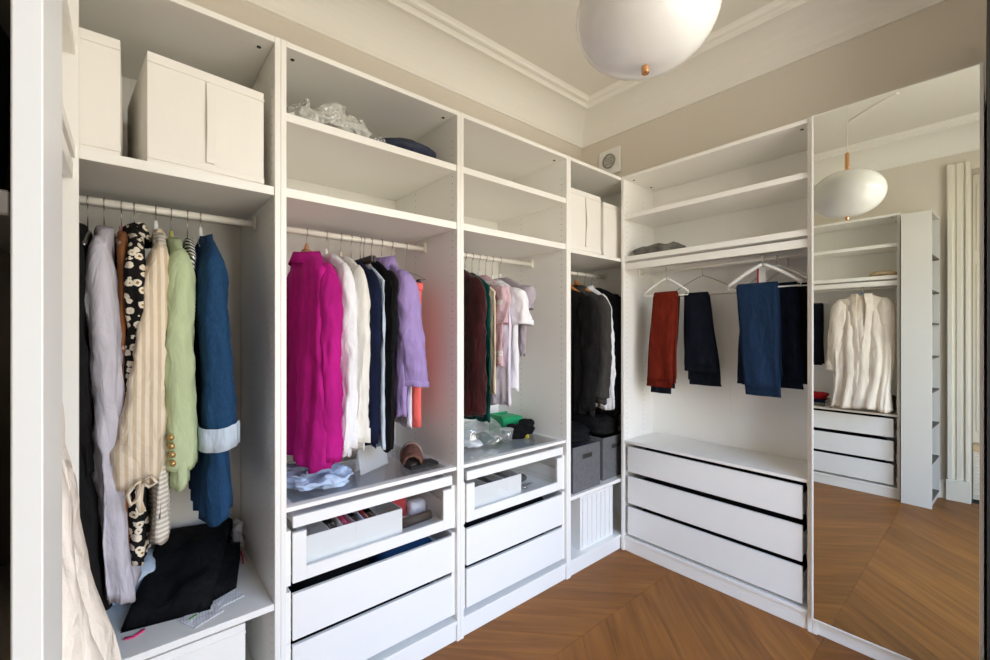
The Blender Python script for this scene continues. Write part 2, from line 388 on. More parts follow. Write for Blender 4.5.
# ------------------------------------------------------------------ wardrobes
mat('tray_felt', (.72, .70, .72), .9); painted('bookcase_white', (.70, .69, .66), .4, .006, 4.0, .02)
class Unit:
    """wardrobe frame; a = along the wall, d = depth from the front, z = height"""
    def __init__(s, kind, a0, a1, depth, label, front=None):
        s.kind, s.a0, s.a1, s.dep = kind, a0, a1, depth
        s.front = {'A': VA, 'B': UB, 'C': -.10}[kind]
        c = (a0 + a1) / 2
        loc = {'A': (c, VA + depth / 2, 0), 'B': (UB + depth / 2, c, 0), 'C': (-.10 - depth / 2, c, 0)}[kind]
        s.t = thing('wardrobe', label, 'wardrobe', loc)
    def rng(s, a0, a1, d0, d1):
        if s.kind == 'A': return (a0, a1, VA + d0, VA + d1)
        if s.kind == 'B': return (UB + d0, UB + d1, a0, a1)
        return (-.10 - d1, -.10 - d0, a0, a1)
    def bb(s, bm, a0, a1, d0, d1, z0, z1, bev=.0012): return bx(bm, *s.rng(a0, a1, d0, d1), z0, z1, bev)
    def P(s, name, a0, a1, d0, d1, z0, z1, m='melamine_white', bev=.0012, parent=None):
        return obj(name, s.bb(NB(), a0, a1, d0, d1, z0, z1, bev), m, parent or s.t)
    def frame(s, holes=True):
        T = .018; a0, a1, D = s.a0 + .0003, s.a1 - .0003, s.dep
        l = s.P('side_panel', a0, a0 + T, 0, D, 0, H); r = s.P('side_panel', a1 - T, a1, 0, D, 0, H)
        s.i0, s.i1 = a0 + T + .0004, a1 - T - .0004
        s.P('top_panel', s.i0, s.i1, .001, D, H - .020, H - .0004)
        s.P('bottom_panel', s.i0, s.i1, .002, D, .074, .092)
        s.P('plinth', s.i0, s.i1, .010, .026, 0, .0735)
        s.P('back_panel', s.i0, s.i1, D - .008, D - .0005, .0925, H - .0205)
        s.P('back_batten', (s.i0 + s.i1) / 2 - .012, (s.i0 + s.i1) / 2 + .012, D - .0105, D - .0082, .0925, H - .0205)
        if holes:
            for pan, a, sg in ((l, a0 + T, 1), (r, a1 - T, -1)):
                bm = NB()
                for d in (.037, D * .62):
                    for k in range(66):
                        z = .16 + k * .032
                        x0, x1, y0, y1 = s.rng(min(a, a + sg * .0004), max(a, a + sg * .0004), d - .0024, d + .0024)
                        bx(bm, x0, x1, y0, y1, z - .0024, z + .0024)
                h = obj('peg_hole_shade', bm, 'hole_dark' if s.kind == 'C' else 'hole_soft', pan); h['kind'] = 'stuff'  # flat squares; their colour stands in for the shade inside the holes
        # cam fittings under the top panel
        for a in (s.i0 + .035, s.i1 - .035):
            for d in (.06, D - .10):
                x0, x1, y0, y1 = s.rng(a - .006, a + .006, d - .006, d + .006)
                lathe_c = ((x0 + x1) / 2, (y0 + y1) / 2, H - .0215)
                obj('cam_fitting', lathe(NB(), lathe_c, [(.007, -.0006), (.007, .0012)], 12), 'hole_dark', s.t)
    def shelf(s, ztop, th=.029, d0=.006):
        return s.P('shelf', s.i0, s.i1, d0, s.dep - .011, ztop - th, ztop)
    def rail(s, z=1.787, d=.27, r=.0125):
        x0, x1, y0, y1 = s.rng(s.i0, s.i1, d, d)
        pts = [(x0, y0, z), (x1, y1, z)]
        rl = obj('clothes_rail', tube(NB(), pts, r, 16), 'rail_white', s.t, True)
        for a, sg in ((s.i0, 1), (s.i1, -1)):
            b = NB(); s.bb(b, min(a, a + sg * .012), max(a, a + sg * .012), d - .019, d + .019, z - .022, z + .030, .006)
            obj('rail_bracket', b, 'rail_white', rl)
    def drawer(s, z0, z1, glass=False, gap=.022, d0=.008, hb=None):
        a0, a1 = s.i0 + gap, s.i1 - gap; D = s.dep - .03; hb = hb or (z1 - z0) * .62
        b = NB(); zb = z0 + .012
        s.bb(b, a0 + .012, a1 - .012, d0 + .018, D, zb, zb + .008, 0)
        s.bb(b, a0 + .006, a0 + .018, d0 + .017, D, zb, z0 + hb, 0); s.bb(b, a1 - .018, a1 - .006, d0 + .017, D, zb, z0 + hb, 0)
        s.bb(b, a0 + .022, a1 - .022, D - .012, D, zb + .008, z0 + hb, 0)
        dr = obj('drawer', b, 'melamine_white', s.t)
        if not glass:
            obj('drawer_front', s.bb(NB(), a0, a1, d0, d0 + .016, z0, z1, .0015), 'melamine_front', dr)
        else:
            f = NB(); s.bb(f, a0, a0 + .046, d0, d0 + .016, z0, z1, .0015); s.bb(f, a1 - .046, a1, d0, d0 + .016, z0, z1, .0015)
            s.bb(f, a0 + .046, a1 - .046, d0, d0 + .016, z0, z0 + .045, .0015)
            obj('drawer_front', f, 'melamine_front', dr)
            obj('glass_pane', s.bb(NB(), a0 + .046, a1 - .046, d0 + .006, d0 + .010, z0 + .045, z1 - .002, 0), 'clear_glass', dr)
        # runner strips at both sides
        for a in (s.i0, s.i1 - gap + .012):
            if s.kind == 'A': s.P('drawer_filler', a if a < (s.i0 + s.i1) / 2 else s.i1 - gap + .004, a + gap - .004 if a < (s.i0 + s.i1) / 2 else s.i1, d0 + .010, D, z0 - .008, z1 + .008, 'melamine_white', 0)
            else: s.P('drawer_runner', a, a + gap - .012, d0 + .03, D, z0 + .02, z0 + .06, 'melamine_white', 0)
        return dr
    def glass_shelf(s, ztop):
        b = NB(); th = .020; z0 = ztop - th; D = s.dep - .012
        s.bb(b, s.i0, s.i1, .006, .040, z0, ztop - .0045); s.bb(b, s.i0, s.i1, D - .03, D, z0, ztop - .0045)
        s.bb(b, s.i0, s.i0 + .03, .040, D - .03, z0, ztop - .0045, 0); s.bb(b, s.i1 - .03, s.i1, .040, D - .03, z0, ztop - .0045, 0)
        sh = obj('shelf', b, 'edge_white', s.t)
        obj('glass_pane', s.bb(NB(), s.i0 + .012, s.i1 - .012, .030, D - .012, ztop - .0042, ztop, 0), 'clear_glass', sh)
    def tray(s, z0, z1, gap=.022):
        a0, a1 = s.i0 + gap, s.i1 - gap; D = s.dep - .03; b = NB()
        s.bb(b, a0 + .01, a1 - .01, .022, D, z0 + .004, z0 + .012, 0); s.bb(b, a0 + .010, a0 + .020, .022, D, z0 + .012, z1 - .006, 0)
        s.bb(b, a1 - .020, a1 - .010, .022, D, z0 + .012, z1 - .006, 0); s.bb(b, a0 + .02, a1 - .02, D - .01, D, z0 + .012, z1 - .006, 0)
        tr = obj('pull_out_tray', b, 'tray_felt', s.t)
        obj('tray_front', s.bb(NB(), a0, a1, .006, .022, z0, z1, .0015), 'melamine_front', tr)

g0 = UA0
A1 = Unit('A', .3933 - .75, .3933, .58, 'open white wardrobe holding dresses and denim, two white boxes on its top shelf'); A1.frame()
A1.shelf(1.864); A1.rail(); A1.shelf(.468, .022)
A2 = Unit('A', .3933, 1.1433, .58, 'open white wardrobe with the magenta shirt, glass shelf and drawers'); A2.frame()
A2.shelf(2.124); A2.shelf(1.868, .031); A2.rail()
A3 = Unit('A', 1.1433, 1.8933, .58, 'open white wardrobe with the wine red velvet top above glass shelf and drawers'); A3.frame()
A3.shelf(2.126); A3.shelf(1.870, .031); A3.rail()
for q in (A2, A3):
    q.glass_shelf(.782); q.tray(.702, .742); q.drawer(.511, .684, True); q.drawer(.314, .474 if q is A2 else .480); q.drawer(.122, .296)
A4 = Unit('A', 1.8933, 2.6433, .58, 'open white corner wardrobe with dark suits and grey felt boxes'); A4.frame()
A4.shelf(1.848, .020); A4.rail(1.770); A4.shelf(.447, .020)
B1 = Unit('B', .5580, 1.5500, .37, 'shallow white wardrobe with folded trousers on hangers above three wide drawers'); B1.frame()
C1 = Unit('C', .5400, 1.5490, .345, 'shallow white wardrobe with the beige cardigan above three wide drawers'); C1.frame()
for q in (B1, C1):
    q.shelf(2.120, .028); q.shelf(1.856, .030)
    # hanging rail board below the shelf
    r_ = q.P('hanging_rail_board', q.i0, q.i1, .010, .028, 1.772, 1.812)
    q.P('hanging_rail_board', q.i0, q.i1, q.dep - .06, q.dep - .045, 1.772, 1.812)
    q.rail(1.765, q.dep * .5, .008)
    q.P('drawer_deck', q.i0, q.i1, .004, q.dep - .011, .680, .696)
    q.drawer(.504, .660); q.drawer(.306, .474); q.drawer(.110, .282)

# mirrored wardrobe
B2 = Unit('B', .0480, .5575, .37, 'tall narrow wardrobe with a full-height mirror door'); B2.frame(False)
B2.shelf(1.85); B2.shelf(1.2); B2.shelf(.6)
MD0, MD1 = .0440, .5555
door = obj('mirror_door', B2.bb(NB(), MD0, MD1, -.0195, -.0025, .074, 2.358, .001), 'edge_white', B2.t)
f = NB()
for a, w_ in ((MD0, .011), (MD1 - .007, .007)): B2.bb(f, a, a + w_, -.0225, -.0195, .074, 2.358, .0008)
B2.bb(f, MD0 + .011, MD1 - .007, -.0225, -.0195, .074, .081, .0008); B2.bb(f, MD0 + .011, MD1 - .007, -.0225, -.0195, 2.354, 2.358, .0008)
obj('mirror_edge', f, 'edge_white', door)
obj('mirror_glass', B2.bb(NB(), MD0 + .011, MD1 - .007, -.0205, -.0196, .081, 2.354, 0), 'mirror_silver', door)

# narrow bookcase at the end of the left wardrobe, open towards the window
bc = thing('bookcase', 'narrow white bookcase standing against the end of the cardigan wardrobe', 'bookcase', (-.038, .354, 0))
BX0, BX1, BY0, BY1 = -.440, -.038, .354, .530
TB = .0128
obj('side_panel', B(BX1 - TB, BX1, BY0, BY1, 0, 2.335, .0008), 'bookcase_white', bc); obj('side_panel', B(BX0, BX0 + TB, BY0, BY1, 0, 2.335, .0008), 'bookcase_white', bc)
obj('top_panel', B(BX0 + TB + .0004, BX1 - TB - .0004, BY0, BY1, 2.319, 2.335), 'bookcase_white', bc)
obj('back_panel', B(BX0 + TB + .0004, BX1 - TB - .0004, BY1 - .006, BY1, .05, 2.3188), 'dark_brown', bc)
obj('plinth', B(BX0 + TB + .0004, BX1 - TB - .0004, BY0 + .01, BY0 + .024, 0, .048), 'bookcase_white', bc)
BSZ = [.05, .34, .62, .90, 1.17, 1.44, 1.70, 1.98]
for z in BSZ: obj('shelf', B(BX0 + TB + .0004, BX1 - TB - .0004, BY0 + .002, BY1 - .0064, z, z + .014), 'shelf_greige', bc)
bc.rotation_euler = (0, 0, .0398)

# pendant lamp
LX, LY, LZ = 1.140, .655, 2.288
lp = thing('pendant_lamp', 'white opal glass pendant lamp with copper stem and copper tip', 'lamp', (LX, LY, CEIL))
a_, b_ = .195, .150
pf = [(.020, b_ * 1.0)] + [(a_ * math.cos(t) ** .92 if math.cos(t) > 0 else .001, b_ * math.sin(t)) for t in [math.pi / 2 * (1 - i / 20) for i in range(2, 39)]] + [(.012, -b_ * 1.0)]
obj('glass_globe', lathe(NB(), (LX, LY, LZ), list(reversed(pf)), 48), 'opal_glass', lp, True)
obj('stem', lathe(NB(), (LX, LY, LZ + b_ - .002), [(.016, 0), (.016, .012), (.012, .014), (.012, .115), (.008, .122)], 24), 'copper', lp)
obj('tip', lathe(NB(), (LX, LY, LZ - b_ - .022), [(.008, 0), (.011, .002), (.011, .020), (.009, .024)], 24), 'copper', lp)
obj('cord', tube(NB(), [(LX, LY, LZ + b_ + .11), (LX, LY, CEIL - .02)], .003, 8), 'cord_white', lp)
obj('ceiling_cup', lathe(NB(), (LX, LY, CEIL - .028), [(.02, 0), (.05, .006), (.055, .0275)], 32), 'cord_white', lp)

# extractor vent on the right wall above the corner wardrobe
vt = thing('wall_vent', 'square white wall vent with a round grey grille near the corner', 'vent', (WB, 1.885, 2.655))
obj('plate', B(WB - .020, WB - .0005, 1.795, 1.975, 2.56, 2.75, .004), 'plastic_white', vt)
bm = NB()
def ring_x(bm, x, y, z, r0, r1, t, n=28):
    rr = [[(r0, 0), (r1, 0), (r1, -t), (r0, -t)]][0]
    loft(bm, [[Vector((x + dx, y + rad * math.cos(2 * math.pi * k / n), z + rad * math.sin(2 * math.pi * k / n))) for k in range(n)] for rad, dx in rr + [rr[0]]])
ring_x(bm, WB - .0205, 1.885, 2.66, .044, .054, .010); obj('ring', bm, 'vent_grey', vt)
obj('grille', lathe(NB(), (0, 0, 0), [(.043, 0), (.043, .004)], 28) if False else B(WB - .024, WB - .0205, 1.853, 1.917, 2.628, 2.692, .001), 'trim_white', vt)
for i in range(5): obj('slat', B(WB - .028, WB - .0242, 1.853, 1.917, 2.632 + i * .0125, 2.638 + i * .0125, .0005), 'vent_grey', vt)

# ------------------------------------------------------------------ clothes and hangers
RODV = VA + .27
def hook(bm, u, v, zr, rr, zn, r=.0016):
    """wire hook over a rail running along u: plane v-z"""
    R0 = rr + r + .0006; pts = []
    for i in range(0, 10):
        a = math.radians(-25 + i * 22.5)
        pts.append((u, v + R0 * math.cos(a), zr + R0 * math.sin(a)))
    pts += [(u, v - R0 * .8, zr - R0 * .9), (u, v - R0 * .25, zr - R0 * 1.5), (u, v, zr - R0 * 2.1), (u, v, zn)]
    return tube(bm, pts, r, 7)
PEND = []
def hanger(*a, **k): PEND.append((a, k))
def fit_hanger(z_neck):
    while PEND:
        a, k = PEND.pop(); k.pop('zn', None); k.setdefault('drop', .066); k.setdefault('span', .165); make_hanger(*a, zn=z_neck - .006 + k.pop('lift', 0), **k)
def make_hanger(u, label, m='plastic_white', v=RODV, zr=1.787, rr=.0125, zn=1.715, span=.205, drop=.075, th=(.007, .010), wire='wire_steel', bar=False, cat='hanger', group='clothes hangers on the rails', dv=0, tall=.05, yaw=0):
    t = thing('clothes_hanger', label, cat, (u, v, zr), group)
    obj('hook', hook(NB(), u, v, zr, rr, zn), wire, t, True)
    for sg in (-1, 1):
        pts, rad = [], []
        for i in range(8):
            q = i / 7; pts.append((u, v + sg * (.002 + span * q), zn - .006 - drop * (q ** 1.15)))
            rad.append((th[1] * (1 - .25 * q), th[0] * (1 - .2 * q)))
        obj('arm', tube(NB(), pts, rad, 10), m, t, True)
    if tall > 0: obj('neck', tube(NB(), [(u, v, zn + tall * .7), (u, v, zn + .01), (u, v, zn - .012)], [(.006, .006), (.010, .008), (.013, .010)], 10), m, t, True)
    if bar: obj('bar', tube(NB(), [(u, v - span * .98, zn - drop - .006), (u, v - span * .9, zn - drop - .022), (u, v + span * .9, zn - drop - .022), (u, v + span * .98, zn - drop - .006)], .004, 8), m, t, True)
    if yaw: t.rotation_euler = (0, 0, yaw)
    return t

def garment(name, label, cat, m, u, z_neck=1.705, z_hem=.9, v=RODV, hw=.205, hw_hem=.235, hd=.022, hd_hem=.040, lean=0.0, leanv=0.0, sleeve=None, collar=None,
            fold=.012, lam=.11, seed=1, group=None, slope=.078, neck=.06, hem_tilt=0.0, yaw=0.0, sleeve_m=None, belly=0.0):
    fit_hanger(z_neck)
    rnd = random.Random(seed); ph = rnd.uniform(0, 6); ph2 = rnd.uniform(0, 6)
    t = thing(name, label, cat, (u, v, z_neck), group)
    zs = z_neck - slope; N = 72; rings = []
    def ring(z, w, d, k, lift=0):
        tt = max(0, min(1, (zs - z) / (zs - z_hem))); cu = u + lean * tt ** 1.3; cv = v + leanv * tt; out = []
        for j in range(N):
            a = 2 * math.pi * j / N; cs, sn = math.cos(a), math.sin(a)
            y = w * spow(sn, .75); x = d * spow(cs, .8)
            A = fold * k
            x += A * math.sin(2 * math.pi * y / lam + ph + 1.1 * math.sin(z * 4 + ph2)) * (1 - .35 * abs(sn)) + A * .5 * math.sin(2 * math.pi * y / (lam * .47) + ph2 + z * 3)
            y += A * .5 * math.sin(z * 9 + ph + a)
            x += belly * tt * (1 if cs < 0 else -.2)
            wv = noise.noise(Vector((y * 17 + seed * 5, cs * 1.5 + seed, z * 6.5))) + .6 * noise.noise(Vector((y * 34 + seed, cs * 2, z * 17 + seed)))
            wv += .9 * (.28 - abs(noise.noise(Vector((y * 11 + seed * 3, cs + seed, z * 4.2 + y * 5))))) + .5 * (.25 - abs(noise.noise(Vector((y * 24, cs * 2 + seed, z * 9 - y * 8)))))
            x += wv * (.0055 + .5 * fold * .5) * min(1, .3 + tt * 3) * (1 if cs > 0 else -1)
            lift = .007 * math.sin(2 * a + ph) * tt ** 6 + .008 * math.sin(5 * a + ph2) * tt ** 8
            out.append(Vector((cu + x, cv + y, z + lift + hem_tilt * (y / max(w, .01)) * tt)))
        return out
    # neckline turned in, then out along the shoulder slope, then the body
    rings.append(ring(z_neck - .018, neck * .82, hd * .55, 0)); rings.append(ring(z_neck + .003, neck, hd * .9, 0))
    for i in range(1, 6):
        q = i / 5; rings.append(ring(z_neck - slope * q ** 1.25, neck + (hw - neck) * q, hd * (1 + .1 * q), .15 * q))
    nb = 34
    for i in range(1, nb + 1):
        q = i / nb; z = zs + (z_hem - zs) * q; w = hw + (hw_hem - hw) * q; d = hd + (hd_hem - hd) * q
        if i <= 2: w *= 1.0 - .02 * i
        rings.append(ring(z, w, d, .25 + .75 * q))
    rings.append(ring(z_hem + .002, hw_hem * .985, hd_hem * .86, 1)); rings.append(ring(z_hem + .035, hw_hem * .97, hd_hem * .80, .95))
    body = obj('body', loft(NB(), rings), m, t, True)
    for sd in (sleeve or []):
        s_ = sleeve_tube(t, u, v, zs, hw, sd, sleeve_m or m, seed)
    if collar:
        cm = collar.get('m', m); rx, ry, h_, fl_ = collar.get('rx', .035), collar.get('ry', .062), collar.get('h', .035), collar.get('fold', .045)
        rr = []
        h_ -= .016; prf = [(0.86, -.030), (.92, h_ * .5 - .01), (.96, h_), (1.05, h_ + .003), (1.22, h_ - fl_ * .45), (1.42, h_ - fl_), (1.38, h_ - fl_ + .002), (1.18, h_ - fl_ * .4), (1.02, h_ - .004)]
        for s1, z1 in prf:
            rr.append([Vector((u + rx * s1 * spow(math.cos(2 * math.pi * j / 28), .8), v + ry * s1 * math.sin(2 * math.pi * j / 28), z_neck + z1 + .006 * math.sin(2 * math.pi * j / 28 * 2 + ph))) for j in range(28)])
        obj('collar', loft(NB(), rr), cm, t, True)
    if yaw: t.rotation_euler = (0, 0, yaw)
    return t
def sleeve_tube(t, u, v, zs, hw, sd, m, seed):
    """sd: side (-1 towards the room), end z, r0, r1 (along v, along u), du, dv at the end, cuff height, puff"""
    rnd = random.Random(seed * 7 + 3 + int(sd['side'])); ph = rnd.uniform(0, 6)
    side = sd['side']; z1 = sd['z']; rv0, ru0 = sd.get('r0', (.075, .034)); rv1, ru1 = sd.get('r1', (.055, .034)); du, dv = sd.get('du', 0), sd.get('dv', 0)
    vs_ = v + side * (hw - rv0 * .55); ua = u + sd.get('ua', 0); top = zs + sd.get('up', .028); N = 40; rings = []; nn = 34; f = sd.get('fold', .006)
    for i in range(nn + 1):
        q = i / nn; z = top + (z1 - top) * q
        sc = min(1, .28 + (q / .13) ** .6 * .72) if q < .13 else 1
        puff = 1 + sd.get('puff', 0) * math.exp(-((q - sd.get('pq', .75)) / .16) ** 2)
        rv, ru = (rv0 + (rv1 - rv0) * q) * sc * puff, (ru0 + (ru1 - ru0) * q) * sc * puff
        cu = ua + du * q ** 1.2 + .004 * math.sin(q * 7 + ph); cv = vs_ + side * .012 * math.sin(q * 3) + dv * q ** 1.2
        rings.append([Vector((cu + ru * spow(math.cos(a), .85) + f * q * math.sin(3 * a + ph + q * 5), cv + rv * spow(math.sin(a), .85) + f * q * math.sin(4 * a + ph * 2 + q * 4), z + .006 * math.sin(2 * a + ph) * q)) + Vector((math.cos(a), math.sin(a), 0)) * (min(1, q * 5) * (.4 + f * 60) * 0.0095 * (noise.noise(Vector((math.cos(a) * 1.6 + seed, math.sin(a) * 1.6, z * 13 + seed))) + .7 * noise.noise(Vector((math.cos(a) * 3 + seed, math.sin(a) * 3, z * 30))) + 1.3 * (.25 - abs(noise.noise(Vector((math.cos(a) * 1.8 + seed * 2, math.sin(a) * 1.8 + z * 3, z * 11))))))) for a in [2 * math.pi * j / N for j in range(N)]])
    def shr(r, k, dz):
        c = sum(r, Vector()) / len(r); return [c + Vector(((p.x - c.x) * k, (p.y - c.y) * k, p.z - c.z + dz)) for p in r]
    last = rings[-1]; rings.append(shr(last, .90, .003)); rings.append(shr(last, .84, .05))
    s_ = obj('sleeve', loft(NB(), rings, True), m, t, True)
    ch = sd.get('cuff', 0)
    if ch:
        k = sd.get('ck', 1.06)
        rr = [shr(last, k * .97, ch), shr(last, k, ch - .004), shr(last, k, ch * .5), shr(last, k, -.004), shr(last, k * .9, -.004), shr(last, k * .88, .02)]
        obj('cuff', loft(NB(), rr), sd.get('cm', m), s_, True)
    return s_
def S1(z, **k): return [dict(side=-1, z=z, **k), dict(side=1, z=z + .01)]

GA1 = 'dresses and jackets hanging beside the two white boxes'
# --- first wardrobe
hanger(-.098, 'steel wire hanger under the long black coat', 'wire_steel', group='hangers in the denim wardrobe', tall=0)
garment('coat', 'long black coat hanging beside the pale lilac grey coat', 'coat', 'c_black2', -.122, 1.700, .56, hd=.026, hd_hem=.045, lean=.030, sleeve=S1(.98, r0=(.07, .03), r1=(.05, .03), du=.02), seed=2)
hanger(-.060, 'steel wire hanger under the pale lilac grey coat', 'wire_steel', group='hangers in the denim wardrobe', tall=0)
garment('coat', 'long pale lilac grey coat hanging next to the long black coat', 'coat', 'c_lilac_grey', -.058, 1.700, .60, hd=.024, hd_hem=.030, lean=.050, hw_hem=.215,
        sleeve=[dict(side=-1, z=.60, r0=(.075, .040), r1=(.045, .024), du=.040, ua=-.005, fold=.008), dict(side=1, z=1.0)], seed=3, fold=.010)
hanger(-.018, 'pink hanger holding the brown flowered dress', mat('pink_plastic', (.55, .25, .27), .4), group='hangers in the denim wardrobe', th=(.006, .009))
garment('dress', 'brown flowered dress between the grey coat and the black flowered dress', 'dress', 'c_floral_brown', -.014, 1.69, .72, hd=.016, hd_hem=.024, hw=.185, hw_hem=.19, seed=4, fold=.006)
hanger(.014, 'white hanger holding the black flowered dress', group='hangers in the denim wardrobe')
garment('dress', 'black dress with white flowers and a ruffled collar', 'dress', 'c_floral_black', .018, 1.705, .685, hd=.020, hd_hem=.030, hw=.195, hw_hem=.20,
        collar=dict(rx=.030, ry=.06, h=.03, fold=.05), sleeve=S1(1.10, r0=(.07, .026), r1=(.05, .024)), seed=5, fold=.008)
hanger(.070, 'white hanger holding the beige striped blouse', group='hangers in the denim wardrobe', tall=.06, lift=.015, drop=.082)
bl = garment('blouse', 'beige striped blouse with a tied cuff', 'blouse', 'c_stripe_grey', .078, 1.70, .745, hd=.018, hd_hem=.026, hw=.19, hw_hem=.225, lean=-.005,
        sleeve=[dict(side=-1, z=.935, r0=(.075, .034), r1=(.070, .058), du=-.052, dv=-.022, ua=-.006, puff=.25, pq=.85, fold=.010, cuff=.055, ck=.86, cm='c_stripe_beige'), dict(side=1, z=1.0)], sleeve_m='c_stripe_beige', collar=dict(m='c_stripe_beige', rx=.018, ry=.05, h=.024, fold=.025), seed=6, fold=.007)
# bow tie of the cuff
bw = NB()
tube(bw, [(.028, 1.565, .955), (.012, 1.555, .950), (-.004, 1.552, .925), (.004, 1.553, .895), (.020, 1.558, .905), (.030, 1.563, .948)], [(.009, .004)] * 6, 8)
tube(bw, [(.030, 1.563, .952), (.050, 1.555, .965), (.062, 1.555, .945), (.046, 1.558, .935), (.032, 1.563, .948)], [(.009, .004)] * 5, 8)
tube(bw, [(.026, 1.562, .948), (.022, 1.555, .90), (.030, 1.552, .868)], [(.010, .003)] * 3, 8)
obj('cuff_bow', bw, 'c_stripe_beige', bl, True)
hanger(.112, 'thin hanger with an olive tag holding the pale green blazer', 'plastic_white', group='hangers in the denim wardrobe')
gz = garment('blazer', 'pale green blazer with four small buttons on its cuff', 'blazer', 'c_green', .120, 1.69, .905, hd=.020, hd_hem=.034, hw=.20, hw_hem=.225,
        sleeve=[dict(side=-1, z=.955, r0=(.080, .042), r1=(.066, .044), du=.002, fold=.003), dict(side=1, z=.98)], seed=7, fold=.005)
for i in range(4):
    zz = 1.065 - i * .026
    obj('button', tube(NB(), [(.096 + .0015 * i, 1.596 - .008, zz), (.096 + .0015 * i, 1.578 - .012, zz)], .0085, 14), 'gold_button', gz, True)
obj('tag', B(.108, .116, 1.805, 1.815, 1.700, 1.722), 'olive_tag', gz)
hanger(.158, 'grey wire hanger holding the striped white and black top', 'wire_steel', group='hangers in the denim wardrobe', tall=0)
garment('top', 'striped white and black top squeezed between the green blazer and the denim jacket', 'top', 'c_stripe_bw', .160, 1.695, 1.34, hd=.013, hd_hem=.012, hw=.17, hw_hem=.10, seed=8, fold=.004)
hanger(.196, 'white hanger holding the denim jacket', group='hangers in the denim wardrobe', tall=.06, lift=.012, drop=.088, span=.14)
dj = garment('denim_jacket', 'blue denim jacket dress with pale turned-up cuffs', 'jacket', 'c_denim', .212, 1.70, .770, hd=.024, hd_hem=.044, hw=.205, hw_hem=.235, lean=.012,
        sleeve=[dict(side=-1, z=1.005, r0=(.082, .040), r1=(.066, .048), du=.020, ua=-.002, fold=.003, cuff=.070, ck=1.20, cm='c_denim_pale'), dict(side=1, z=1.0)], collar=dict(rx=.018, ry=.055, h=.030, fold=.04), seed=9, fold=.009)
# shoulder cape flap and seam of the denim jacket
rr = []
for q, z, w, d in ((0, 1.700, .06, .020), (.3, 1.678, .12, .028), (.6, 1.650, .175, .032), (.9, 1.612, .222, .046), (1, 1.556, .236, .058), (1.05, 1.552, .230, .054), (1.1, 1.60, .205, .036)):
    rr.append([Vector((.212 + d * spow(math.cos(a), .8), RODV + w * spow(math.sin(a), .8), z + .012 * math.sin(3 * a))) for a in [2 * math.pi * j / 36 for j in range(36)]])
obj('shoulder_flap', loft(NB(), rr), 'c_denim', dj, True)

# --- second wardrobe
G2 = 'hangers in the magenta shirt wardrobe'
hanger(.560, 'reddish wooden hanger holding the magenta shirt', 'wood_hanger', group=G2, th=(.011, .020), tall=.035, lift=.030, drop=.085)
ps = garment('shirt', 'magenta linen shirt on a wooden hanger', 'shirt', 'c_magenta', .560, 1.690, .880, hd=.038, hd_hem=.058, hw=.215, hw_hem=.235, lean=-.005, hem_tilt=.01,
        sleeve=[dict(side=-1, z=.900, r0=(.085, .040), r1=(.060, .048), du=.010, ua=.018, fold=.010, cuff=.05, ck=1.0), dict(side=1, z=.92)], collar=dict(rx=.045, ry=.075, h=.022, fold=.045), seed=11, fold=.016, lam=.13)
hanger(.640, 'white padded hanger holding the bright white shirt', group=G2, th=(.011, .014))
garment('shirt', 'bright white shirt next to the magenta shirt', 'shirt', 'c_white', .650, 1.698, .90, hd=.022, hd_hem=.032, hw=.21, hw_hem=.225, sleeve=[dict(side=-1, z=.93, r0=(.080, .034), r1=(.056, .034), du=.004, fold=.008, cuff=.055, ck=1.03), dict(side=1, z=.95)], seed=12, fold=.010)
hanger(.702, 'beige hanger holding the cream shirt', mat('beige_plastic', (.68, .60, .45), .4), group=G2, th=(.010, .012))
garment('shirt', 'cream shirt between the bright white shirt and the navy cardigan', 'shirt', 'c_cream', .708, 1.695, .92, hd=.018, hd_hem=.026, hw=.205, hw_hem=.22, sleeve=[dict(side=-1, z=.945, r0=(.078, .030), r1=(.054, .030), fold=.007, cuff=.055, ck=1.03), dict(side=1, z=.95)], seed=13, fold=.009)
hanger(.748, 'steel wire hanger holding the navy cardigan', 'wire_steel', group=G2, tall=0)
garment('cardigan', 'dark navy knitted cardigan next to the cream shirt', 'cardigan', 'c_navy', .756, 1.682, .92, hd=.020, hd_hem=.026, hw=.205, hw_hem=.215, sleeve=[dict(side=-1, z=.935, r0=(.078, .031), r1=(.054, .030), fold=.005), dict(side=1, z=.95)], seed=14, fold=.006)
# dark wooden clamp hanger
kh = thing('clamp_hanger', 'dark wooden clamp hanger above the navy cardigan', 'hanger', (.790, RODV, 1.787), G2)
obj('hook', hook(NB(), .790, RODV, 1.787, .0125, 1.70), 'wire_steel', kh, True)
bm = bx(NB(), .778, .790, RODV - .135, RODV + .135, 1.672, 1.700, .003); obj('clamp_board', bm, 'wood_dark', kh)
obj('clamp_board', B(.7905, .8025, RODV - .135, RODV + .135, 1.672, 1.700, .003), 'wood_dark', kh)
hanger(.806, 'steel hanger holding the pale blue ruffled shirt', 'wire_steel', group=G2, tall=0, zn=1.700)
garment('shirt', 'pale blue shirt with a ruffled grey collar', 'shirt', 'c_denim_pale', .806, 1.668, .90, hd=.014, hd_hem=.016, hw=.20, hw_hem=.205, collar=dict(rx=.02, ry=.06, h=.02, fold=.03, m='c_greylilac'), seed=15, fold=.005)
hanger(.842, 'black hanger holding the sleeveless black dress', 'plastic_black', group=G2, tall=.02)
garment('dress', 'sleeveless black dress behind the lilac sweatshirt', 'dress', 'c_black', .842, 1.688, .890, hd=.020, hd_hem=.024, hw=.195, hw_hem=.205, sleeve=[dict(side=-1, z=1.30, r0=(.07, .024), r1=(.055, .022)), dict(side=1, z=1.3)], seed=16, fold=.006)
hanger(.892, 'white hanger holding the lilac sweatshirt', group=G2)
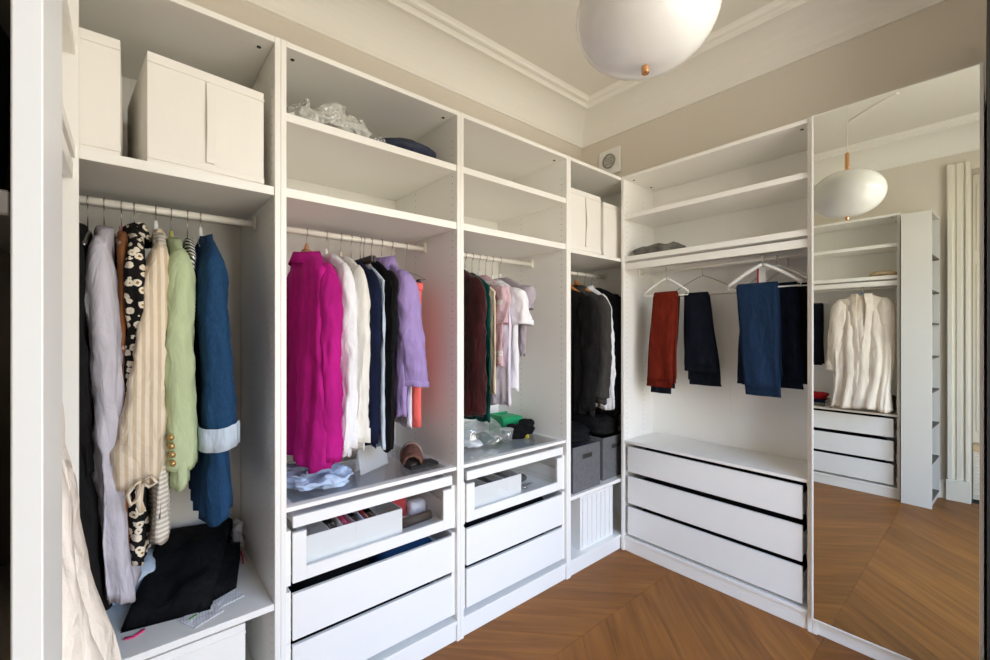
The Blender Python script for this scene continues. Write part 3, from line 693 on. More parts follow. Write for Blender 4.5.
ls = garment('sweatshirt', 'lilac sweatshirt with wide sleeves and a high collar', 'sweatshirt', 'c_lilac', .898, 1.695, 1.02, hd=.024, hd_hem=.034, hw=.210, hw_hem=.205,
        sleeve=[dict(side=-1, z=1.150, r0=(.085, .046), r1=(.074, .064), du=.056, ua=.002, fold=.008, cuff=.022, ck=1.06), dict(side=1, z=1.15)], collar=dict(rx=.036, ry=.085, h=.035, fold=.07), seed=17, fold=.006)
hanger(.944, 'white hanger holding the pale lilac shirt', group=G2, zn=1.69, tall=.03)
garment('shirt', 'pale lilac shirt hanging below the lilac sweatshirt', 'shirt', 'c_lilac_pale', .944, 1.66, .965, hd=.012, hd_hem=.016, hw=.18, hw_hem=.185, seed=18, fold=.004)
# coral trousers held by a clip hanger
th_ = thing('clip_hanger', 'steel clip hanger holding the coral trousers', 'hanger', (1.018, RODV, 1.787), G2)
obj('hook', hook(NB(), 1.018, RODV, 1.787, .0125, 1.665), 'wire_steel', th_, True)
w_ = NB(); tube(w_, [(1.018, RODV, 1.668), (1.018, RODV - .10, 1.640), (1.018, RODV - .175, 1.612), (1.018, RODV + .175, 1.612), (1.018, RODV + .10, 1.640), (1.018, RODV, 1.668)], .002, 8); obj('frame', w_, 'wire_steel', th_, True)
for vv in (-.12, .12): obj('clip', B(1.010, 1.026, RODV + vv - .012, RODV + vv + .012, 1.590, 1.618, .002), 'plastic_black', th_)
tr = thing('trousers', 'coral red trousers hanging from a clip hanger beside the lilac sweatshirt', 'trousers', (1.018, RODV, 1.60))
for sg in (-1, 1):
    rings = []
    for i in range(15):
        q = i / 14; z = 1.604 + (.945 - 1.604) * q; cv = RODV + sg * (.062 + .004 * q); rv = .066 - .006 * q; ru = .015 + .010 * q
        rings.append([Vector((1.018 + ru * spow(math.cos(a), .7) + .003 * math.sin(4 * a + q * 3), cv + rv * spow(math.sin(a), .8), z)) for a in [2 * math.pi * j / 28 for j in range(28)]])
    obj('leg', loft(NB(), rings, True, True), 'c_coral', tr, True)
obj('waistband', B(1.001, 1.035, RODV - .134, RODV + .134, 1.566, 1.6045, .006), 'c_coral', tr)

# --- third wardrobe
G3 = 'hangers in the wine red top wardrobe'
hanger(1.290, 'steel wire hanger holding the wine red velvet top', 'wire_steel', group=G3, tall=0)
garment('top', 'dark wine red velvet long sleeved top', 'top', 'c_wine', 1.296, 1.705, .975, hd=.026, hd_hem=.052, hw=.205, hw_hem=.225, sleeve=[dict(side=-1, z=.985, r0=(.08, .038), r1=(.056, .042), du=.006, fold=.008), dict(side=1, z=1.0)], seed=21, fold=.012)
hanger(1.372, 'white hanger holding the dark green top', group=G3, zn=1.722)
garment('top', 'dark teal green top beside the wine red velvet top', 'top', 'c_teal', 1.374, 1.685, .935, hd=.016, hd_hem=.018, hw=.20, hw_hem=.205, collar=dict(rx=.02, ry=.055, h=.01, fold=.02, m='c_navy'), seed=22, fold=.004)
hanger(1.418, 'white hanger holding the cream blouse', group=G3)
garment('blouse', 'narrow cream blouse between the dark green top and the pink print top', 'blouse', 'c_stripe_beige', 1.418, 1.66, 1.06, hd=.016, hd_hem=.018, hw=.19, hw_hem=.195, seed=23, fold=.004)
hanger(1.466, 'white hanger holding the pink print top', group=G3)
garment('top', 'pink printed short sleeved top beside the white tee', 'top', 'c_print_pink', 1.466, 1.68, 1.20, hd=.020, hd_hem=.024, hw=.195, hw_hem=.20, sleeve=[dict(side=-1, z=1.42, r0=(.075, .030), r1=(.07, .032)), dict(side=1, z=1.42)], seed=24, fold=.006)
hanger(1.512, 'white hanger holding the pale pink blouse', group=G3)
garment('blouse', 'long pale pinkish white blouse behind the white tee', 'blouse', 'c_lilac_pale', 1.512, 1.655, 1.00, hd=.018, hd_hem=.026, hw=.19, hw_hem=.21, seed=26, fold=.008)
hanger(1.560, 'white hanger holding the white short sleeved tee', group=G3)
garment('tee', 'white short sleeved tee at the end of the row beside the pale blouse', 'tee', 'c_white', 1.562, 1.665, 1.08, hd=.018, hd_hem=.024, hw=.20, hw_hem=.205, sleeve=[dict(side=-1, z=1.42, r0=(.085, .036), r1=(.080, .052), du=.030, dv=-.02, cuff=.022, ck=1.04), dict(side=1, z=1.44)], seed=25, fold=.006)
hanger(1.618, 'white hanger holding the mauve grey tee', group=G3)
garment('tee', 'mauve grey short sleeved tee behind the white tee', 'tee', 'c_greylilac', 1.622, 1.68, 1.25, hd=.016, hd_hem=.020, hw=.215, hw_hem=.20, sleeve=[dict(side=-1, z=1.50, r0=(.085, .030), r1=(.075, .032), du=.01), dict(side=1, z=1.5)], seed=27, fold=.005)

# --- corner wardrobe
G4 = 'hangers in the corner wardrobe'
hanger(2.195, 'amber wooden hanger holding the black jacket', 'wood_amber', group=G4, th=(.012, .018), zr=1.770, tall=.02, lift=.042, drop=.10)
garment('jacket', 'long black jacket on an amber wooden hanger', 'jacket', 'c_black2', 2.195, 1.655, .86, hd=.030, hd_hem=.040, hw=.21, hw_hem=.225, sleeve=[dict(side=-1, z=.90, r0=(.08, .036), r1=(.06, .036)), dict(side=1, z=.9)], seed=31)
hanger(2.298, 'amber wooden hanger holding the charcoal blazer', 'wood_amber', group=G4, th=(.012, .020), zr=1.770, tall=.03, lift=.050, drop=.105)
bz = garment('blazer', 'charcoal suit blazer beside a white shirt collar', 'blazer', 'c_charcoal', 2.300, 1.665, .93, hd=.034, hd_hem=.046, hw=.225, hw_hem=.235, sleeve=[dict(side=-1, z=.965, r0=(.085, .040), r1=(.062, .042), fold=.005), dict(side=1, z=.97)], collar=dict(rx=.042, ry=.075, h=.03, fold=.05), seed=32, fold=.007)
hanger(2.385, 'black hanger holding the white shirt', 'plastic_black', group=G4, zr=1.770, tall=.02)
garment('shirt', 'white shirt between the charcoal blazer and the black suit', 'shirt', 'c_white', 2.388, 1.68, .90, hd=.016, hd_hem=.024, hw=.175, hw_hem=.20, collar=dict(rx=.03, ry=.06, h=.025, fold=.03), sleeve=[dict(side=-1, z=.89, r0=(.075, .026), r1=(.052, .028), dv=-.045, cuff=.05, ck=1.03), dict(side=1, z=.92)], seed=33, fold=.006)
hanger(2.468, 'black wide hanger holding the black suit', 'plastic_black', group=G4, zr=1.770, th=(.012, .018))
garment('suit', 'black suit jacket at the end of the corner rail', 'suit', 'c_black', 2.470, 1.68, .84, hd=.030, hd_hem=.040, hw=.225, hw_hem=.235, sleeve=[dict(side=-1, z=.93, r0=(.08, .036), r1=(.06, .036)), dict(side=1, z=.93)], seed=34)

# --- trousers folded over hanger bars in the shallow wardrobe
def drape(name, label, m, u, vt, vb, zt, zf, zb, th=.016, seed=1, group=None, layers=2, cat='trousers', skew=0.0, hem_m=None):
    """cloth folded over a bar along v: vt/vb = (v0, v1) at the top and at the bottom"""
    t = thing(name, label, cat, (u, sum(vt) / 2, zt), group); rnd = random.Random(seed)
    for L in range(layers):
        o_ = .004 + L * .0085; prof = []; ph = rnd.uniform(0, 6)
        zf_, zb_ = zf + L * .035, zb - L * .03
        n1 = 16
        for i in range(n1 + 1): prof.append((-(.010 + o_ + th * .7 * (1 - i / n1)), zf_ + (zt - .012 - zf_) * i / n1))
        for i in range(1, 8):
            a = math.pi - math.pi * i / 8; prof.append((math.cos(a) * (.010 + o_), zt - .012 + math.sin(a) * (.010 + o_)))
        for i in range(n1 + 1): prof.append((.010 + o_ + th * .7 * i / n1, zt - .012 + (zb_ - zt + .012) * i / n1))
        ins = .006 * L; rings = []
        for (du, z) in prof:
            q = max(0, (zt - z) / (zt - min(zf, zb))); a0 = vt[0] + (vb[0] - vt[0]) * q; a1 = vt[1] + (vb[1] - vt[1]) * q; row = []
            K = 14
            for k in range(K + 1):
                s_ = k / K; v_ = a0 + ins + (a1 - a0 - 2 * ins) * s_
                w_ = .005 * q * math.sin(s_ * 9 + ph + q * 3) + .0035 * noise.noise(Vector((v_ * 14, z * 9, seed + L)))
                row.append(Vector((u + du + w_, v_ + .004 * q * math.sin(z * 14 + ph), z + skew * (s_ - .5) * q)))
            tk = .0035
            row2 = [p + Vector((tk if du < 0 else -tk, 0, (-tk if abs(du) < .012 else 0))) for p in reversed(row)]
            rings.append(row + row2)
        bm = NB(); loft(bm, rings, True, True); bmesh.ops.recalc_face_normals(bm, faces=bm.faces)
        p_ = obj('trouser_leg', bm, m, t, True)
    return t
GB = 'hangers in the trouser wardrobe'; UR = UB + .185
def thanger(u, v, label, m, span, zb_, zn, th=(.006, .009), wire='wire_steel', yaw=0):
    t = thing('trouser_hanger', label, 'hanger', (u, v, 1.765), GB)
    R0 = .010; pts = [(u + R0 * math.cos(a), v, 1.765 + R0 * math.sin(a)) for a in [math.radians(-30 + 25 * i) for i in range(9)]]
    pts += [(u - R0 * .3, v, 1.765 - R0 * 1.6), (u, v, 1.765 - R0 * 2.4), (u, v, zn)]
    obj('hook', tube(NB(), pts, .0016, 7), wire, t, True)
    for sg in (-1, 1):
        pts = [(u, v + sg * span * q, zn - (zn - zb_ - .018) * q ** 1.2) for q in [i / 8 for i in range(9)]]
        obj('arm', tube(NB(), pts, [(th[1] * (1.1 - .4 * i / 8), th[0]) for i in range(9)], 10), m, t, True)
    obj('bar', tube(NB(), [(u, v - span, zb_ + .016), (u, v - span * .97, zb_), (u, v + span * .97, zb_), (u, v + span, zb_ + .016)], .0035, 8), m, t, True)
    if yaw: t.rotation_euler = (0, 0, yaw)
    return t
thanger(UB + .10, 1.305, 'white curved hanger carrying the rust red trousers', 'wire_white', .125, 1.602, 1.705, (.007, .010), yaw=.25)
drape('trousers', 'rust red trousers folded over a white hanger', 'c_rust', UB + .10, (1.235, 1.380), (1.255, 1.425), 1.615, 1.045, 1.10, seed=41)
drape('trousers', 'dark navy trousers tucked behind the rust red pair', 'c_midnight', UB + .165, (1.255, 1.375), (1.30, 1.43), 1.60, 1.00, 1.03, seed=42, layers=1)
thanger(UB + .215, 1.140, 'thin steel wire hanger carrying the midnight blue trousers', 'wire_steel', .19, 1.600, 1.715, (.0022, .0022))
drape('trousers', 'midnight blue trousers with a wine coloured hem on a wire hanger', 'c_midnight', UB + .215, (1.105, 1.245), (1.045, 1.235), 1.608, 1.145, 1.09, seed=43)
thanger(UB + .085, .785, 'wide white hanger carrying the blue jeans', 'plastic_white', .165, 1.605, 1.725, (.009, .014))
jn = drape('jeans', 'blue jeans folded over the wide white hanger', 'c_jeans', UB + .085, (.715, .905), (.700, .860), 1.622, 1.055, 1.16, seed=44, cat='jeans')
thanger(UB + .165, .745, 'slim white hanger carrying the dark jeans', 'plastic_white', .150, 1.610, 1.722, (.006, .010))
drape('jeans', 'dark indigo jeans behind the blue jeans', 'c_jeans_dark', UB + .165, (.655, .90), (.635, .93), 1.622, 1.10, 1.12, seed=45, cat='jeans')
thanger(UB + .235, .715, 'white hanger carrying the black trousers at the back', 'plastic_white', .13, 1.612, 1.715, (.005, .008))
drape('trousers', 'black trousers behind the dark indigo jeans', 'c_black', UB + .235, (.625, .80), (.610, .78), 1.62, 1.12, 1.14, seed=46)
lb = thing('price_label', 'white and red paper label hanging behind the wide white hanger', 'label', (UB + .13, .80, 1.66))
obj('paper', B(UB + .1285, UB + .1300, .785, .825, 1.612, 1.715, 0), 'plastic_white', lb); obj('stripe', B(UB + .1278, UB + .1284, .816, .825, 1.612, 1.715, 0), 'red_card', lb)

# --- beige cardigan on the opposite wardrobe
make_hanger(-.175, 'blue plastic hanger holding the beige cardigan', 'blue_plastic', v=.788, zr=1.765, rr=.008, zn=1.698, span=.14, drop=.045, group='hangers beside the cardigan')
cg = garment('cardigan', 'long beige open cardigan hanging above the drawers', 'cardigan', 'c_cardigan', -.168, 1.705, .722, v=.788, hw=.178, hw_hem=.205, hd=.030, hd_hem=.084, lean=.072, fold=.022, lam=.085, seed=51,
        sleeve=[dict(side=-1, z=.98, r0=(.065, .040), r1=(.045, .040), fold=.008), dict(side=1, z=1.03, r0=(.065, .042), r1=(.050, .042), dv=.035, du=.05, fold=.008)], belly=-.02, slope=.055)
# open front bands of the cardigan
for sg in (-1, 1):
    pts = [(-.130, .788 + sg * .045, 1.715), (-.120, .788 + sg * .060, 1.60), (-.108, .788 + sg * .050, 1.42), (-.088, .788 + sg * .030, 1.20), (-.058, .788 + sg * .038, .98), (-.034, .788 + sg * .055, .74)]
    fine = []
    for i in range(len(pts) - 1):
        for k in range(5):
            q = k / 5; fine.append(tuple(pts[i][j] * (1 - q) + pts[i + 1][j] * q + (.006 * math.sin(i * 2 + k) if j == 0 else 0) for j in range(3)))
    obj('front_band', tube(NB(), fine, [(.030, .005)] * len(fine), 12), 'c_cardigan', cg, True)
make_hanger(-.30, 'white hanger holding the short dark trousers', v=1.22, zr=1.765, rr=.008, zn=1.715, span=.16, drop=.06, group='hangers beside the cardigan', th=(.007, .012))
drape('trousers', 'dark trousers folded over a hanger behind the beige cardigan', 'c_midnight', -.30, (1.09, 1.30), (1.09, 1.31), 1.65, 1.08, 1.10, seed=47)

# ------------------------------------------------------------------ boxes
def soft_box(bm, x0, x1, y0, y1, z0, z1, bulge=.008, r=.012, n=7):
    t = bmesh.new(); bmesh.ops.create_cube(t, size=1); bmesh.ops.subdivide_edges(t, edges=list(t.edges), cuts=n, use_grid_fill=True)
    sx, sy, sz = (x1 - x0) / 2, (y1 - y0) / 2, (z1 - z0) / 2; c = Vector(((x0 + x1) / 2, (y0 + y1) / 2, (z0 + z1) / 2))
    for v in t.verts:
        p = v.co * 2; q = Vector((p.x, p.y, p.z))
        f = lambda a, b: (1 - a * a) * (1 - b * b)
        d = Vector((0, 0, 0))
        if abs(p.x) > .999: d.x = math.copysign(bulge * f(p.y, p.z), p.x)
        if abs(p.y) > .999: d.y = math.copysign(bulge * f(p.x, p.z), p.y)
        if p.z > .999: d.z = bulge * .6 * f(p.x, p.y)
        v.co = c + Vector((p.x * sx, p.y * sy, p.z * sz)) + d
    add(bm, t); return bm
def fabric_box(label, x0, x1, y0, y1, z0, z1, group, strap=True, strap_x=None):
    t = thing('storage_box', label, 'storage box', ((x0 + x1) / 2, (y0 + y1) / 2, z0), group)
    obj('body', soft_box(NB(), x0, x1, y0, y1, z0, z1, .005), 'c_box', t, False)
    obj('bottom_seam', B(x0 - .001, x1 + .001, y0 - .0045, y0 - .001, z0 + .010, z0 + .028, .001), 'c_box', t)
    obj('lid_seam', B(x0 - .001, x1 + .001, y0 - .0045, y0 - .001, z1 - .030, z1 - .022, .001), 'c_box', t)
    if strap:
        sx = strap_x if strap_x is not None else (x0 + x1) / 2
        b = NB(); n = 12
        rings = []
        for i in range(n + 1):
            q = i / n; z = z1 - .035 + (z0 + .035 - z1 + .035) * q; yy = y0 - .0075 - .010 * math.sin(q * math.pi) ** 2
            rings.append([Vector((sx - .012, yy, z)), Vector((sx + .012, yy, z)), Vector((sx + .012, yy - .002, z)), Vector((sx - .012, yy - .002, z))])
        loft(b, rings, True, True); obj('strap', b, 'c_box', t)
    return t
fabric_box('white fabric storage box cut by the wardrobe edge on the top shelf', -.322, -.018, 1.563, 2.00, 1.8645, 2.185, 'white fabric boxes', strap_x=-.17)
fb = fabric_box('white fabric storage box with a handle strap on the dress wardrobe shelf', .018, .328, 1.573, 2.02, 1.8645, 2.180, 'white fabric boxes')
fb.rotation_euler = (0, 0, .10)
fabric_box('white fabric box with a strap in the corner wardrobe top', 1.935, 2.225, 1.575, 2.05, 1.8485, 2.205, 'white fabric boxes')
fabric_box('slimmer white fabric box beside the strapped box in the corner wardrobe', 2.290, 2.58, 1.60, 2.05, 1.8485, 2.195, 'white fabric boxes', strap=False)
# box below the low shelf of the first wardrobe
fabric_box('pale fabric box standing under the low shelf with the black trousers', -.06, .292, 1.575, 2.05, .0925, .430, 'white fabric boxes', strap=False)
# ribbed white box at the bottom of the corner wardrobe
rb = thing('ribbed_box', 'white ribbed box on the floor of the corner wardrobe', 'storage box', (2.22, 1.78, .0925))
obj('body', soft_box(NB(), 2.045, 2.375, 1.590, 2.00, .0925, .405, .002), 'plastic_white', rb)
for i in range(7): obj('rib', B(2.062 + i * .045, 2.086 + i * .045, 1.583, 1.5885, .105, .395, .002), 'plastic_white', rb)
# grey felt boxes
for k, (x0, x1, y0, lab) in enumerate(((1.962, 2.222, 1.575, 'grey felt box with a handle hole standing beside the wardrobe side'), (2.285, 2.56, 1.60, 'grey felt box in the corner behind its twin'))):
    t = thing('felt_box', lab, 'storage box', ((x0 + x1) / 2, y0 + .17, .4475), 'grey felt boxes'); zt = .712
    b = NB(); T = .006
    bx(b, x0, x1, y0, y0 + T, .4475, zt, .002); bx(b, x0, x1, y0 + .36, y0 + .366, .4475, zt, .002); bx(b, x0, x0 + T, y0 + T, y0 + .36, .4475, zt, .002); bx(b, x1 - T, x1, y0 + T, y0 + .36, .4475, zt, .002)
    bx(b, x0 + T, x1 - T, y0 + T, y0 + .36, .4475, .4535)
    obj('body', b, 'c_felt', t); cx = (x0 + x1) / 2
    obj('handle_hole_shade', bx(NB(), cx - .045, cx + .045, y0 - .0012, y0 + .0005, .635, .662, .0003), 'hole_dark', t)  # dark plate on the closed front, painted as the shade in the hole
    r2 = NB()
    for a0, a1, z0, z1 in ((cx - .052, cx + .052, .662, .668), (cx - .052, cx + .052, .629, .635), (cx - .052, cx - .045, .635, .662), (cx + .045, cx + .052, .635, .662)): bx(r2, a0, a1, y0 - .003, y0 - .0001, z0, z1)
    obj('handle_rim', r2, 'c_felt', t)

# ------------------------------------------------------------------ soft goods lying about
def pillow(bm, c, size, e=.55, nz=.012, fr=9, seed=0, flat=True, N=40, K=20, layers=0, sag=0.0):
    rings = []
    for i in range(K + 1):
        ph = -math.pi / 2 + math.pi * i / K; row = []
        for j in range(N):
            th = 2 * math.pi * j / N
            p = Vector((size[0] * spow(math.cos(ph), e) * spow(math.cos(th), e), size[1] * spow(math.cos(ph), e) * spow(math.sin(th), e), size[2] * spow(math.sin(ph), e)))
            d = noise.noise_vector(Vector((p.x * fr + seed * 3.1, p.y * fr, p.z * fr * 1.5))) * nz + noise.noise_vector(Vector((p.x * fr * 2.7, p.y * fr * 2.7 + seed, p.z * fr * 3))) * nz * .45
            p = p + d
            if layers: p = p + Vector((math.copysign(.006, p.x), math.copysign(.006, p.y), 0)) * math.sin(p.z / size[2] * math.pi * layers)
            p.z -= sag * (p.x / size[0]) ** 2
            if flat and p.z < -size[2] * .93: p.z = -size[2] * .93
            row.append(p + Vector(c))
        rings.append(row)
    loft(bm, rings, True, True); return bm
def soft(name, label, cat, m, c, size, group=None, rot=0, tilt=(0, 0), **k):
    bm = pillow(NB(), (0, 0, size[2] * .93), size, **k)
    me_o = obj(name, bm, m, None, True, (0, 0, 0)); me_o.location = c; me_o.rotation_euler = (tilt[0], tilt[1], rot)
    return tag(me_o, label, cat, group)

# top shelves
bb_ = soft('bubble_wrap', 'crumpled clear bubble wrap on the shelf above the magenta shirt', 'plastic wrap', 'bubble_plastic', (.600, 1.70, 2.126), (.148, .12, .050), nz=.030, fr=17, seed=1, rot=-.1, N=72, K=36)
soft('cushion_bag', 'dark navy cushion in a thin plastic bag on the shelf beside the bubble wrap', 'cushion', 'c_navybag', (.935, 1.715, 2.126), (.160, .13, .042), nz=.016, fr=9, seed=2, e=.85)
soft('plastic_bag', 'clear plastic bag end sticking out between the bubble wrap and the navy cushion', 'plastic bag', 'clear_plastic', (.775, 1.64, 2.126), (.045, .05, .018), nz=.016, fr=22, seed=3)
soft('folded_clothes', 'grey folded clothes on the shelf above the rust red trousers', 'clothes', 'c_greyfold', (UB + .12, 1.365, 1.8575), (.095, .145, .030), nz=.012, fr=12, seed=4, layers=2, e=.6)
soft('folded_clothes', 'beige folded scarf on the shelf above the cardigan', 'clothes', 'c_sandbrown', (-.25, .66, 1.8575), (.10, .09, .024), nz=.012, fr=12, seed=5, e=.6)
# glass shelf of the second wardrobe
soft('folded_shirt', 'pale blue folded shirt on the glass shelf below the magenta shirt', 'shirt', 'c_paleblue', (.568, 1.775, .7855), (.120, .160, .024), nz=.022, fr=17, seed=6, layers=2, e=.55, rot=.15, N=80, K=32)
bk = thing('booklet', 'cream booklet lying on the glass shelf behind the plastic folder', 'booklet', (.815, 1.98, .7825))
obj('pages', B(.73, .88, 1.915, 2.05, .7828, .7905, .001), 'plastic_white', bk); obj('cover', B(.727, .883, 1.912, 2.053, .791, .7925, .0003), 'c_cream', bk)
fo = thing('plastic_folder', 'clear plastic folder standing on the glass shelf beside the slipper', 'folder', (.86, 1.76, .7825))
b = NB()
rings = [[Vector((.740 + .17 * q, 1.700 + .085 * q + dy, .7828)) for dy in (0, .0015)] + [Vector((.752 + .165 * q, 1.760 + .085 * q + dy, .872 + .012 * math.sin(q * 3))) for dy in (.0015, 0)] for q in [i / 8 for i in range(9)]]
loft(b, rings, True, True); obj('front_sheet', b, 'milky_plastic', fo)
b = NB()
rings = [[Vector((.742 + .17 * q, 1.76 + .085 * q + dy, .7828)) for dy in (0, .0015)] + [Vector((.752 + .165 * q, 1.764 + .085 * q + dy, .868)) for dy in (.0015, 0)] for q in [i / 8 for i in range(9)]]
loft(b, rings, True, True); obj('back_sheet', b, 'milky_plastic', fo)
# fur slipper: sole plus open upper
sl = thing('slipper', 'brown fur lined slipper lying on the glass shelf', 'slipper', (1.0, 1.76, .7825))
def slip(p): # local x along the foot
    a = math.radians(62); c_, s_ = math.cos(a), math.sin(a); return Vector((1.005 + p[0] * c_ - p[1] * s_, 1.745 + p[0] * s_ + p[1] * c_, .7828 + p[2]))
def outl(k, z, n=28): return [slip((.118 * math.cos(2 * math.pi * j / n) * k, (.041 + .008 * math.cos(2 * math.pi * j / n)) * math.sin(2 * math.pi * j / n) * k, z)) for j in range(n)]
obj('sole', loft(NB(), [outl(.97, 0), outl(1, .004), outl(1, .016), outl(.96, .018)], True, True), 'dark_brown', sl, True)
up = NB(); rings = []
for i in range(12):
    q = i / 11; x_ = -.10 + .115 * q; wd = .040 + .010 * math.sin(q * 2.5); hh = .040 + .030 * q
    outer = [(x_, -wd * math.cos(a) * 1.04, .014 + hh * math.sin(a)) for a in [math.pi * j / 14 for j in range(15)]]
    inner = [(x_, -(wd - .008) * math.cos(a), .016 + (hh - .010) * math.sin(a)) for a in [math.pi * (14 - j) / 14 for j in range(15)]]
    rings.append([slip(p) for p in outer + inner])
loft(up, rings, True, True); obj('upper', up, 'c_fur', sl, True)
obj('strap', tube(NB(), [slip((.018, -.048 * math.cos(a), .018 + .062 * math.sin(a))) for a in [math.pi * j / 16 for j in range(17)]], [(.016, .006)] * 17, 10), 'c_tan', sl, True)
cs = thing('flat_case', 'flat black case lying on the glass shelf beside the slipper', 'case', (.985, 1.63, .7825))
obj('base', B(.930, 1.075, 1.620, 1.690, .7828, .790, .003), 'plastic_black', cs); obj('lid', B(.931, 1.074, 1.621, 1.689, .7903, .797, .003), 'plastic_black', cs)

# glass shelf of the third wardrobe
soft('clear_bag', 'clear plastic bag with clothes on the glass shelf below the wine red top', 'plastic bag', 'clear_plastic', (1.435, 1.80, .7825), (.14, .11, .058), nz=.028, fr=10, seed=8)
soft('white_cloth', 'white cloth bundle lying inside the clear plastic bag', 'cloth', 'c_white', (1.365, 1.76, .7855), (.050, .045, .020), nz=.012, fr=18, seed=9)
soft('teal_cloth', 'dark green cloth bundle inside the clear plastic bag', 'cloth', 'c_teal', (1.475, 1.80, .7855), (.050, .05, .020), nz=.012, fr=18, seed=10)
bt = thing('clear_tub', 'clear plastic tub standing beside the bag under the dark green top', 'tub', (1.585, 1.745, .7825))
obj('wall', lathe(NB(), (1.60, 1.745, .783), [(.030, 0), (.038, .060), (.036, .060), (.028, .003)], 24), 'clear_plastic', bt, True); obj('rim', lathe(NB(), (1.60, 1.745, .8425), [(.036, 0), (.040, .002), (.040, .005), (.036, .006)], 24), 'milky_plastic', bt, True)
gb = thing('green_box', 'small bright green open box standing behind the black gloves', 'box', (1.74, 1.87, .7825))
b = NB(); bx(b, 1.680, 1.835, 1.860, 1.872, .7828, .872, .001); bx(b, 1.680, 1.692, 1.872, 1.99, .7828, .885, .001); bx(b, 1.823, 1.835, 1.872, 1.99, .7828, .865, .001); bx(b, 1.692, 1.823, 1.978, 1.99, .7828, .885, .001)
obj('wall', b, 'green_card', gb); obj('flap', B(1.70, 1.82, 1.868, 1.955, .872, .877, .001), 'green_card', gb)
soft('black_gloves', 'bundle of black gloves in front of the green box', 'gloves', 'c_black', (1.735, 1.765, .7825), (.085, .055, .034), nz=.026, fr=14, seed=11)
soft('knit_hat', 'black crumpled knit hat against the wardrobe side next to the green box', 'hat', 'c_black2', (1.838, 1.83, .7825), (.030, .05, .040), nz=.014, fr=14, seed=12)
yt = NB(); tube(yt, [(1.700, 1.700, .786), (1.705, 1.698, .800), (1.718, 1.696, .806), (1.725, 1.700, .792), (1.712, 1.700, .786)], [(.006, .002)] * 5, 8)
o = obj('yellow_tag', yt, 'yellow_tag', None, True, (1.71, 1.70, .7825)); tag(o, 'small yellow looped tag in front of the black gloves', 'tag')

# organisers in the glass fronted drawers
def organiser(label, x0, x1, y0, y1, z0, z1, nx, group='white drawer organisers'):
    t = thing('organiser', label, 'organiser', ((x0 + x1) / 2, (y0 + y1) / 2, z0), group); T = .004; b = NB()
    bx(b, x0, x1, y0, y0 + T, z0, z1, .001); bx(b, x0, x1, y1 - T, y1, z0, z1, .001); bx(b, x0, x0 + T, y0 + T, y1 - T, z0, z1, .001); bx(b, x1 - T, x1, y0 + T, y1 - T, z0, z1, .001); bx(b, x0 + T, x1 - T, y0 + T, y1 - T, z0, z0 + T)
    obj('box', b, 'plastic_white', t)
    for i in range(1, nx):
        x_ = x0 + (x1 - x0) * i / nx; obj('divider', B(x_ - .0015, x_ + .0015, y0 + T + .0002, y1 - T - .0002, z0 + T, z1 - .006, 0), 'plastic_white', t)
    obj('front_seam', B((x0 + x1) / 2 - .001, (x0 + x1) / 2 + .001, y0 - .0008, y0 - .0001, z0 + .01, z1 - .01, 0), 'c_box', t)
    return t
organiser('white organiser with four compartments in the glass drawer under the magenta shirt', .478, .872, 1.588, 1.84, .5312, .648, 4)
organiser('white organiser in the glass drawer under the wine red top', 1.235, 1.560, 1.588, 1.84, .5312, .648, 3)
rnd = random.Random(5)
for i in range(9):
    x_ = .592 + i * .0215; cm = ['c_black', 'c_wine', 'c_cream', 'pink_string', 'c_navy', 'c_black', 'c_lilac_pale', 'red_card', 'c_black'][i]
    if abs(x_ - .675) < .012 or abs(x_ - .773) < .012: x_ += .008
    o = obj('rolled_socks', tube(NB(), [(x_, 1.625, .585), (x_, 1.64, .600), (x_, 1.70, .606), (x_, 1.76, .600), (x_, 1.775, .585)], [(.004, .02), (.0085, .035), (.009, .038), (.0085, .035), (.004, .02)], 12), cm, None, True, (x_, 1.70, .55))
    tag(o, ['black', 'wine red', 'cream', 'bright pink', 'navy', 'soft black', 'pale lilac', 'red', 'jet black'][i] + ' rolled socks in the four compartment organiser', 'socks', 'rolled socks in the organiser')
o = obj('dark_roll', tube(NB(), [(.895, 1.645, .553), (.90, 1.65, .553), (1.05, 1.66, .553), (1.055, 1.66, .553)], [.012, .020, .020, .012], 18), 'dark_brown', None, True, (.97, 1.65, .5312)); tag(o, 'dark brown roll lying in the glass drawer beside the organiser', 'roll')
rx = thing('red_box', 'small dark red box behind the dark brown roll', 'box', (.93, 1.80, .5312)); obj('base', B(.885, .985, 1.76, 1.86, .5314, .610, .002), 'red_card', rx); obj('lid', B(.883, .987, 1.758, 1.862, .6105, .632, .002), 'red_card', rx)
soft('sun_hat', 'white cloth sun hat behind the dark brown roll', 'hat', 'c_white', (1.035, 1.76, .5312), (.040, .045, .032), nz=.008, fr=14, seed=14)
wt = thing('watch', 'steel wrist watch lying beside the organiser in the glass drawer', 'watch', (1.66, 1.66, .5312))
obj('case', lathe(NB(), (1.655, 1.665, .5314), [(.018, 0), (.022, .003), (.022, .010), (.019, .013)], 24), 'metal_bright', wt, True)
for sg in (-1, 1): obj('strap', tube(NB(), [(1.655 + sg * .020, 1.665, .538), (1.655 + sg * .045, 1.668, .545), (1.655 + sg * .070, 1.675, .540), (1.655 + sg * .085, 1.69, .536)], [(.009, .002)] * 4, 8), 'metal_bright', wt, True)
soft('dark_pouch', 'dark grey pouch behind the steel watch', 'pouch', 'c_charcoal', (1.69, 1.76, .5312), (.055, .04, .022), nz=.008, fr=14, seed=15)
soft('sunglasses_case', 'dark case inside the organiser under the wine red top', 'case', 'plastic_black', (1.395, 1.70, .5355), (.046, .08, .046), nz=.004, fr=10, seed=16)
